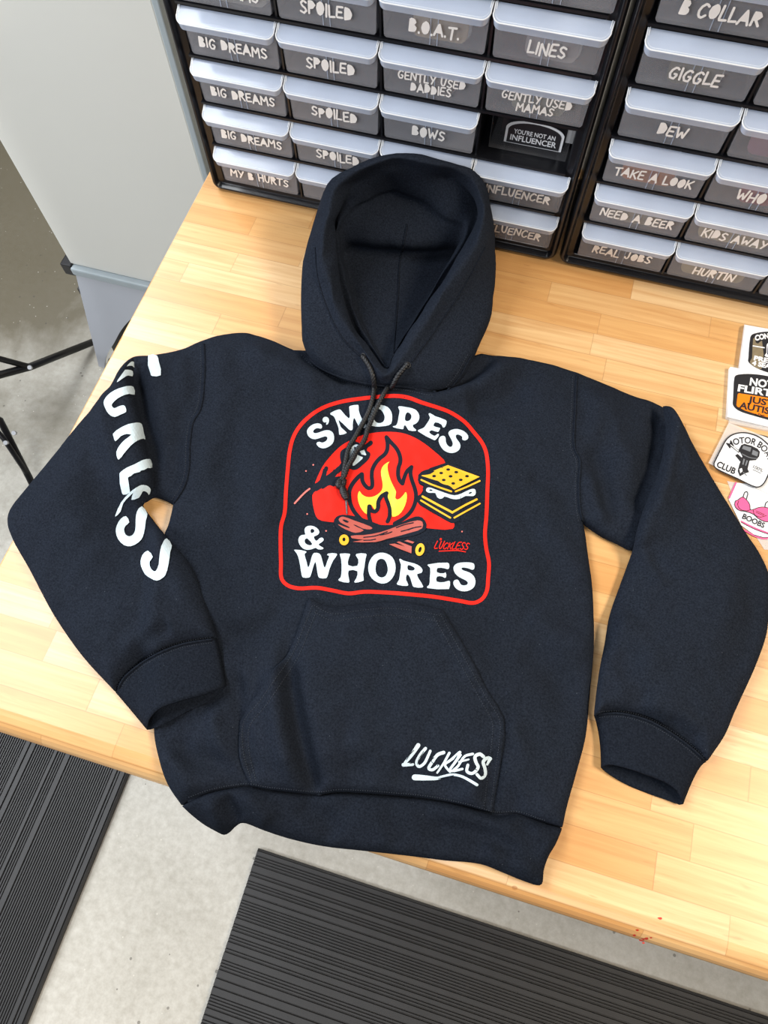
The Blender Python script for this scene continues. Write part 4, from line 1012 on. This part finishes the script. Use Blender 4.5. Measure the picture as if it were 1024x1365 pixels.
class Print:
    def __init__(s, bs, lift=.00045): s.q = MB(); s.mats = []; s.bs = bs; s.lift = lift
    def mi(s, m):
        m = M[m]
        if m not in s.mats: s.mats.append(m)
        return s.mats.index(m)
    def proj(s, P, lay): return [(lambda h: h[0] + h[1]*(s.lift + .00016*lay))(cast(u, v, s.bs)) for u, v in P]
    def poly(s, m, polys, lay=0, sm=3):
        PP = [catmull(p, True, sm) if sm else p for p in polys]
        VV, FF = triangulate(PP, 3.4, .45); s.q.add(s.proj(VV, lay), [f[::-1] for f in FF], s.mi(m))
    def stroke(s, m, pts, wd, lay=0, closed=False, sm=4, step=2.2):
        P = resample(catmull(pts, closed, sm) if sm else pts, step, closed)
        VV, FF = union2d(capsule_strip(P, wd, closed)); s.q.add(s.proj(VV, lay), [f[::-1] for f in FF], s.mi(m))
    def build(s, name, parent): return rel(mesh_obj(name, s.q.V, s.q.F, s.mats, None, False, s.q.I), parent)
BF = [B_body]
p = Print(BF)
p.stroke('red', cr('P', [(480,92),(540,90),(590,97),(650,118),(720,140),(770,160),(830,200),(870,245),(905,290),(922,330),(930,400),(927,500),(923,600),(917,680),(922,740),(934,800),(931,860),(925,920),(905,955),(870,972),(800,962),(700,946),(600,936),(500,928),(400,925),(335,932),(270,920),(200,908),(120,910),(75,897),(50,870),(47,800),(45,700),(48,640),(62,590),(68,500),(76,400),(85,320),(100,265),(130,215),(180,168),(230,138),(300,115),(380,102)]), 5.0, 0, True)
chest = p.build('chest_print', hd); tag(chest, 'red-framed campfire chest print')
# backdrop disc
p = Print(BF)
p.poly('red', [cr('P', [(190,468),(205,430),(225,390),(255,350),(300,305),(350,275),(400,255),(460,245),(520,243),(580,252),(640,280),(700,325),(748,376),(690,398),(648,412),(633,440),(636,465),(655,478),(648,500),(640,512),(640,545),(700,590),(772,632),(786,634),(780,656),(640,650),(560,640),(460,640),(270,628),(205,614),(187,570),(181,515)])], 0, 3)
p.poly('ink_gap', [cr('C', [(180,230),(245,130),(285,112),(312,85),(335,20),(350,-45),(372,-30),(375,40),(400,28),(450,-10),(470,-35),(560,-30),(480,20),(470,52),(545,45),(560,92),(500,102),(400,132),(300,200),(230,252),(200,262)])], 1, 0)
p.poly('ink_gap', [cr('A', [(235,1024),(262,940),(275,890),(285,872),(305,868),(320,882),(318,905),(295,985),(400,900),(480,820),(520,860),(490,905),(420,960),(390,1000),(470,995),(500,985),(500,1030),(380,1100),(250,1130)])], 1, 0)
p.poly('ink_gap', [cr('A', [(455,740),(465,700),(500,670),(560,640),(600,600),(640,592),(690,620),(700,640),(760,610),(800,580),(820,582),(830,605),(815,630),(770,660),(760,690),(795,715),(800,745),(780,790),(720,850),(650,905),(610,912),(570,900),(540,890),(480,850),(460,800)])], 2)
p.build('red_backdrop', chest)
p = Print(BF)
p.poly('white', [cr('A', [(505,735),(540,700),(600,640),(640,622),(668,632),(640,652),(615,650),(620,680),(650,692),(620,760),(560,820),(530,790),(508,770)])], 3, 2)
p.poly('white', [cr('A', [(680,700),(730,683),(755,740),(745,748),(700,735)])], 3, 0); p.poly('white', [cr('A', [(655,742),(715,768),(710,785),(660,830),(620,862),(598,865),(600,840),(640,780)])], 3, 0)
p.stroke('pink_ink', cr('C', [(25,350),(60,312),(110,258),(150,220),(195,185)]), 2.3, 0)
for c_, x, y in (('A',152,852),('A',68,922),('C',168,472),('C',383,665),('D',648,843)):
    u, v = cr(c_, [(x, y)])[0]; p.poly('pink_ink', [circ(u, v, 1.1, 1.1, 8)], 0, 0)
p.build('marshmallow_stick', chest)
p = Print(BF)
k = 1/7.877
p.stroke('ink_gap', cr('G', [(250,970),(190,905),(145,830),(124,745),(127,660),(160,590),(210,530),(255,492)]), 44*k, 1)
p.stroke('ink_gap', cr('G', [(258,492),(262,560),(290,610),(330,640),(360,625),(366,580),(360,520),(365,450),(395,385),(440,330),(500,280),(524,230),(526,160),(514,102)]), 42*k, 1)
p.stroke('ink_gap', cr('G', [(514,102),(565,160),(622,225),(655,300),(660,360),(640,430),(638,510),(655,560),(683,590)]), 42*k, 1)
p.stroke('ink_gap', cr('G', [(683,590),(700,530),(730,460),(778,415)]), 40*k, 1)
p.stroke('ink_gap', cr('G', [(775,418),(766,480),(780,550),(808,630),(824,700),(818,780),(780,870),(710,945),(600,1010)]), 42*k, 1)
p.poly('yellow', [cr('G', [(548,360),(530,385),(526,420),(535,480),(560,560),(600,640),(616,680),(608,740),(625,758),(660,745),(700,700),(716,678),(729,710),(722,780),(690,860),(640,920),(575,938),(568,880),(545,800),(520,760),(525,690),(490,690),(450,720),(415,760),(405,800),(400,870),(375,845),(355,815),(335,812),(318,840),(312,880),(308,912),(260,870),(225,800),(212,735),(218,690),(232,668),(255,700),(300,728),(360,730),(420,705),(465,660),(475,600),(465,530),(458,470),(470,420),(500,385)])], 2, 2)
p.stroke('ink_gap', cr('G', [(345,990),(328,920),(332,830)]), 40*k, 3); p.stroke('ink_gap', cr('G', [(334,830),(355,872),(395,885),(426,850),(430,780),(465,722),(516,692)]), 42*k, 3); p.stroke('ink_gap', cr('G', [(512,692),(508,735),(532,800),(548,860),(546,940),(525,990)]), 40*k, 3)
p.build('flame', chest)
p = Print(BF)
p.poly('ink_gap', [cr('P', [(272,628),(285,605),(310,597),(370,605),(420,620),(470,640),(520,640),(560,630),(620,605),(650,610),(668,640),(660,665),(600,690),(500,700),(350,690),(300,668)])], 4, 2)
p.poly('brown', [cr('C', [(526,540),(545,512),(580,506),(700,548),(890,620),(908,638),(885,650),(800,640),(720,600),(692,596),(740,625),(812,660),(720,690),(640,665),(560,625),(518,590),(560,605),(640,634),(655,630),(620,608),(550,572)])], 5, 2)
p.poly('ink_gap', [cr('C', [(568,540),(590,538),(640,562),(625,575),(590,562)])], 6, 2)
p.poly('brown', [cr('P', [(345,688),(400,684),(470,672),(560,640),(630,622),(650,628),(650,655),(600,674),(500,700),(450,714),(352,713),(400,704),(350,698)])], 5, 2)
for a_ in ([(540,652),(575,640),(612,632)], [(470,684),(500,678),(520,670)], [(560,668),(585,662),(610,654)], [(400,694),(450,688),(500,670)], [(590,662),(620,652),(645,648)], [(400,707),(430,706),(450,702)]): p.stroke('ink_gap', cr('P', a_), 1.5, 6)
p.poly('brown', [cr('F', [(60,178),(110,172),(205,198),(128,160),(150,152),(268,198),(265,262),(160,222)])], 5, 0); p.poly('brown', [cr('F', [(200,148),(230,138),(292,158),(275,172)])], 5, 0)
a_, b_ = cr('P', [(316, 705)])[0]; p.poly('orange', [circ(a_, b_, 6.5, 7.2, 18), circ(a_-.2, b_-.5, 2.1, 2.6, 10)], 6, 0)
a_, b_ = cr('F', [(342, 227)])[0]; p.poly('orange', [circ(a_, b_, 6.0, 8.6, 18, .25), circ(a_, b_, 2.0, 4.0, 10, .3)], 6, 0)
p.build('crossed_logs', chest)
p = Print(BF)
p.poly('ink_gap', [cr('D', [(470,58),(300,115),(190,160),(150,200),(145,260),(170,300),(215,318),(200,350),(205,400),(180,415),(140,440),(135,500),(170,545),(400,680),(540,750),(620,720),(640,400),(640,120)])], 1, 0)
holes = [circ(x, y, 23, 15, 10) for x, y in ((490,140),(582,170),(412,180),(705,215),(517,217),(330,215),(440,258),(632,257),(547,297))]
p.poly('orange', [cr('D', [(185,208),(485,88),(850,222),(560,365)])] + [cr('D', h) for h in holes], 2, 0)
for st_, wd in (([(185,255),(300,308),(400,345),(525,388)], 19), ([(573,388),(700,338),(850,268)], 19), ([(200,445),(540,628)], 25), ([(535,628),(700,535),(815,478)], 23), ([(180,490),(340,585),(515,688)], 20), ([(560,688),(700,610),(850,526)], 19)):
    p.stroke('orange', cr('D', st_), wd/8.533, 2, sm=0)
p.poly('white', [cr('D', [(240,375),(250,350),(275,342),(330,358),(450,402),(560,432),(640,412),(740,365),(790,360),(803,385),(798,425),(770,442),(690,440),(640,465),(580,478),(520,468),(450,445),(425,465),(395,470),(365,450),(345,405),(290,403),(255,395)]), cr('D', circ(295, 373, 20, 8, 10, .15)), cr('D', circ(742, 405, 20, 9, 10, -.35))], 2, 2)
p.build('cracker_sandwich', chest)
p = Print(BF)
let = {
 'A': [[[(245,400),(250,430),(235,442),(205,435),(180,440),(160,455),(150,475),(160,490),(190,492),(240,475),(290,460),(335,462),(370,485),(387,530),(380,590),(350,630),(310,655),(265,666),(225,655),(198,632),(188,610),(200,595),(225,592),(250,600),(280,592),(305,570),(312,545),(295,530),(265,535),(220,550),(170,562),(130,552),(100,530),(82,495),(82,460),(105,425),(145,395),(190,382),(225,385)]],
       [[(255,345),(262,318),(285,307),(312,312),(328,335),(328,365),(312,395),(300,398),(295,390),(302,370),(280,372),(262,362)]],
       [[(343,270),(360,255),(430,225),(460,225),(475,240),(555,325),(568,300),(560,195),(570,183),(650,170),(665,175),(668,230),(690,300),(715,345),(760,405),(765,420),(690,440),(678,430),(660,400),(640,360),(618,322),(608,335),(600,400),(598,450),(580,462),(555,450),(440,342),(455,400),(470,430),(525,480),(530,492),(455,512),(445,505),(440,440),(415,370),(390,310),(370,292),(348,282)]],
       [[(870,178),(930,172),(1000,195),(1040,250),(1050,310),(1040,380),(1010,402),(930,416),(860,418),(790,395),(772,340),(780,280),(810,225)], [(880,215),(920,225),(950,265),(965,310),(950,360),(915,378),(880,375),(850,350),(838,310),(845,250)]]],
 'B': [[[(180,195),(190,184),(260,192),(340,208),(385,230),(412,270),(420,315),(405,360),(375,388),(345,402),(355,430),(385,458),(375,467),(300,460),(285,440),(262,405),(245,408),(238,445),(215,445),(125,425),(118,415),(150,408),(170,380),(185,300),(195,235)], [(285,255),(310,265),(328,290),(325,325),(305,350),(275,356),(258,345),(258,300),(268,270)]],
       [[(525,270),(540,264),(600,300),(720,345),(728,365),(718,405),(700,428),(685,425),(670,395),(600,370),(580,410),(640,430),(655,435),(645,460),(630,480),(560,460),(530,480),(580,520),(600,520),(625,500),(642,505),(635,530),(600,570),(585,570),(410,475),(403,462),(425,450),(470,430),(500,390),(540,320),(530,290)]],
       [[(640,560),(655,535),(685,522),(708,530),(718,555),(720,590),(735,625),(765,648),(790,640),(798,610),(785,570),(760,525),(748,490),(765,465),(800,450),(850,445),(900,458),(945,485),(972,520),(975,545),(955,570),(925,575),(905,562),(905,535),(880,515),(845,508),(832,525),(845,560),(875,600),(886,635),(875,675),(840,705),(790,718),(740,710),(690,680),(655,630),(640,590)]]],
 'E': [[[(130,160),(128,120),(150,95),(185,87),(235,97),(272,125),(283,155),(270,180),(240,195),(225,205),(245,245),(265,240),(285,220),(310,212),(327,225),(325,245),(300,265),(275,285),(300,305),(325,320),(320,332),(270,335),(245,320),(200,335),(150,340),(110,325),(75,285),(62,240),(72,205),(100,185),(135,180)], [(195,125),(215,120),(232,138),(225,155),(200,165),(190,150)], [(130,235),(150,220),(165,230),(205,275),(200,290),(175,292),(145,280),(130,260)]],
       [[(18,342),(30,338),(140,355),(148,365),(130,380),(130,400),(150,470),(165,525),(180,500),(200,420),(215,385),(230,372),(280,378),(300,405),(320,480),(340,530),(365,460),(385,405),(365,395),(372,380),(465,380),(468,395),(430,450),(390,540),(365,625),(350,638),(285,635),(270,615),(255,530),(240,465),(215,530),(190,615),(175,630),(110,630),(98,610),(80,500),(60,410),(40,370)]],
       [[(497,385),(510,380),(600,382),(605,392),(590,430),(585,500),(680,508),(690,440),(665,400),(672,383),(770,380),(778,392),(768,430),(755,520),(742,600),(748,660),(735,668),(660,685),(648,675),(670,640),(682,565),(590,558),(588,620),(598,675),(585,685),(490,665),(482,652),(505,630),(515,560),(512,440)]]],
 'Q': [[[(491,757),(493,748),(499,740),(507,737),(515,738),(523,743),(527,752),(527,762),(523,771),(516,777),(508,778),(499,774),(493,767)], [(501,756),(503,748),(508,745),(513,747),(516,753),(517,761),(514,768),(509,770),(504,768),(501,762)]]],
 'F': [[[(152,315),(162,308),(190,325),(290,350),(340,375),(365,410),(355,435),(315,448),(330,490),(370,560),(360,570),(285,565),(275,555),(255,490),(235,455),(220,455),(215,500),(235,545),(225,555),(140,545),(130,535),(150,500),(160,430),(168,360)], [(232,365),(270,375),(295,395),(285,412),(255,415),(230,405)]],
       [[(408,365),(420,358),(590,343),(605,355),(605,395),(590,402),(565,395),(500,392),(495,430),(555,440),(575,432),(578,475),(565,482),(545,470),(495,470),(492,515),(560,520),(600,508),(614,515),(605,580),(595,583),(410,575),(405,562),(425,545),(430,480),(432,390)]],
       [[(645,400),(650,375),(680,350),(740,340),(810,343),(833,355),(835,395),(820,408),(795,400),(760,390),(725,388),(718,400),(740,415),(790,432),(830,465),(846,510),(835,560),(800,590),(745,604),(690,592),(655,562),(642,525),(655,502),(685,498),(700,520),(715,543),(745,550),(772,540),(775,520),(750,500),(700,475),(660,440)]]]}
for keys_ in (('A', 'B'), ('E', 'Q', 'F')):
    p = Print(BF)
    for c_ in keys_:
        for g_ in let[c_]: p.poly('white', [cr(c_, q_) for q_ in g_], 1, 2)
    p.build('lettering', chest)
def script_word(pr, m, txt, P0, P1, h, wd, slant, lay, drop=0):
    """hand-brushed lettering along P0-P1 (pixels)"""
    fs = []; x = 0; wtot = sum(GL[c][0]*.8 for c in txt) + .14*(len(txt)-1); d = np.array(P1, float)-np.array(P0, float); s_ = np.linalg.norm(d)/wtot
    e1 = d/np.linalg.norm(d); e2 = np.array([e1[1], -e1[0]])
    rg = random.Random(2)
    for ch in txt:
        gw, st, fl = GL[ch]; gw *= .8
        hh = h*rg.uniform(.9, 1.12)
        for s2 in st:
            pts = [np.array(P0) + e1*((x + a*gw)*s_ + slant*b*hh) + e2*(b*hh) for a, b in s2]
            pr.stroke(m, [tuple(q_) for q_ in pts], wd, lay, sm=3, step=1.2)
        x += gw + .14
p = Print(BF)
script_word(p, 'red', 'LUCKLESS', cr('F', [(470, 214)])[0], cr('F', [(772, 224)])[0], 9.0, 1.25, .38, 1)
p.stroke('red', cr('F', [(515,238),(600,234),(680,232),(755,244)]), 1.3, 1); a_, b_ = cr('F', [(530, 130)])[0]; p.poly('red', [circ(a_, b_, 1.6, 1.6, 10)], 1, 0)
p.build('small_signature', chest)
p = Print([B_pk, B_body])
for st_, w0, w1 in (([(255,160),(200,240),(135,320)], 40, 26), ([(122,335),(205,332)], 34, 28), ([(322,190),(270,250),(240,320),(262,352),(310,325),(345,260),(366,212)], 30, 24), ([(488,225),(435,245),(385,310),(352,370),(385,382),(436,345)], 32, 26), ([(540,230),(490,320),(430,408)], 24, 18), ([(635,225),(560,290),(500,335),(520,370),(548,400)], 28, 20), ([(640,250),(590,320),(545,390),(612,384)], 26, 22), ([(752,240),(680,262),(620,350),(575,392),(660,374)], 24, 20), ([(630,312),(715,290)], 18, 16), ([(848,262),(815,240),(772,265),(782,320),(800,360),(750,415),(700,395),(708,340)], 32, 26), ([(912,280),(890,272),(845,310),(860,370),(862,430),(825,460),(790,425)], 32, 26), ([(905,290),(880,335)], 30, 20)):
    p.stroke('white', cr('J', st_), (lambda w0, w1: (lambda t: (w0 + (w1-w0)*t)/6.827))(w0, w1), 1, step=1.4)
p.stroke('white', cr('J', [(225,450),(330,455),(430,458),(480,442),(570,425),(650,440),(720,475),(790,518)]), lambda t: (56 - 34*sstep(np.array(min(t*2, 1.0))) + 10*max(0, t-.6))/6.827, 1, step=1.6)
for a_ in ([(150,290),(185,235),(215,205)], [(250,330),(262,280),(290,240),(305,215)], [(400,330),(375,300),(400,270)], [(430,345),(445,320),(470,300)], [(560,330),(585,290),(610,255)], [(640,345),(670,340)], [(745,300),(760,370),(790,385)], [(720,385),(750,372),(775,372)], [(830,440),(850,430)], [(440,462),(500,448),(580,432)], [(180,322),(205,318)]):
    p.stroke('ink_gap', cr('J', a_), .75, 2, step=1.6)
p.build('pocket_print', hd)
p = Print([B_L], .0011)
for q_ in ([(578,128),(680,128),(700,200),(720,350),(630,358),(615,345)], [(372,195),(395,190),(418,205),(410,258),(385,240),(350,240),(325,248)], [(310,290),(360,288),(390,300),(388,358),(340,350),(290,380),(228,428),(258,365)],
           [(398,478),(412,568),(350,560),(270,590),(200,640),(162,690),(190,725),(240,705),(300,690),(320,715),(328,765),(270,795),(200,825),(150,810),(105,760),(78,690),(80,640),(120,580),(200,520),(300,480),(350,470)],
           [(430,888),(470,890),(495,905),(515,1000),(533,1078),(510,1068),(450,1090),(380,1150),(310,1230),(245,1308),(228,1290),(218,1220),(260,1140),(320,1080),(385,1025),(340,1015),(270,1040),(205,1100),(185,1050),(178,1015),(270,945),(360,905)]):
    p.poly('white', [cr('K', q_)], 1, 2)
for q_ in ([(520,18),(535,30),(550,108),(500,110),(470,128),(440,135),(425,150),(370,165),(340,190),(310,205),(335,345),(270,372),(255,355),(228,165),(240,148),(300,105),(380,70),(450,30)],
           [(390,300),(440,275),(490,278),(525,300),(530,335),(512,372),(495,345),(455,335),(440,360),(415,400),(345,422),(365,352),(330,385),(265,460),(235,550),(178,605),(185,575),(245,450),(330,350)],
           [(443,496),(498,575),(490,640),(485,720),(465,800),(420,860),(340,900),(270,890),(210,830),(185,750),(195,690),(235,625),(290,597),(322,660),(285,695),(268,735),(285,785),(320,803),(360,785),(382,740),(388,650),(395,580),(415,520)],
           [(692,824),(745,896),(730,960),(720,1080),(690,1190),(660,1220),(605,1248),(545,1220),(490,1180),(450,1110),(440,1050),(460,990),(520,942),(570,1005),(540,1050),(540,1100),(570,1145),(595,1150),(625,1080),(632,980),(645,900),(665,850)]):
    p.poly('white', [cr('L', q_)], 1, 2)
tag(p.build('sleeve_print', slL), 'white brushed letters down the sleeve')

# drawstrings
def cord(path, r=.0028, lift=.9, kn=None, tail=None):
    P = resample(catmull(path, False, 6), .55); pts = []
    for u, v in P:
        h, n_ = cast(u, v, [B_body, B_hood]); pts.append(h + n_*r*lift)
    A_ = np.array(pts); 
    for _ in range(30): A_[1:-1] = (A_[:-2] + A_[1:-1]*2 + A_[2:])/4
    q = MB(); q.tube([Vector(a) for a in A_], r, 14, True, 1700.0, 4, .22); o_ = q.build('drawstring', M['cord'], smooth=True); rel(o_, hd)
    return o_
c1 = cord([(485, 474), (491, 482), (496, 491), (499, 505), (499, 520), (496, 537), (489, 556), (481, 571), (472, 587), (464, 601), (461, 614), (459, 628), (458, 637)])
c2 = cord([(543, 486), (537, 492), (530, 500), (523, 511), (517, 522), (511, 532), (505, 541), (496, 560), (490, 575), (484, 592), (475, 604), (470, 614), (463, 626), (459, 637), (454, 643)], .0028, 1.6)
def knot(path, r, par, name='knot', m='cord'):
    P = resample(catmull(path, False, 5), .6); pts = [(lambda h: h[0] + h[1]*r*1.3)(cast(u, v, BF)) for u, v in P]
    q = MB(); q.tube(pts, lambda t: r*(.75 + .5*math.sin(math.pi*t)), 10, True, 2600, 3, .18); rel(q.build(name, M[m], smooth=True), par)
knot([(456, 640), (452, 644), (451, 649), (455, 651), (459, 647)], .0031, c2)
knot([(455, 650), (457, 655), (459, 661), (462, 668)], .0034, c2)
knot([(460, 640), (458, 645), (456, 651)], .0027, c1)
def aglet(path, par):
    pts = [(lambda h: h[0] + h[1]*.0016)(cast(u, v, BF)) for u, v in resample(path, 2.0)]
    q = MB(); q.tube(pts, lambda t: .0013 - .0005*t, 8); rel(q.build('aglet', M['aglet'], smooth=True), par)
aglet([(461.5, 667), (462, 677), (462.6, 686)], c2); aglet([(458.5, 628), (457.5, 637), (456.5, 645)], c1)
def eyelet(u, v):
    h, n_ = cast(u, v, [B_hood]); q = MB(); t = n_.cross(Vector((1, 0, 0))).normalized(); b_ = n_.cross(t)
    q.tube([h + n_*.0004 + (t*math.cos(a) + b_*math.sin(a))*.0036 for a in np.linspace(0, 2*math.pi, 17)], .0009, 6, False); rel(q.build('eyelet', M['cord'], smooth=True), hoodo)
eyelet(485, 475); eyelet(543, 487)
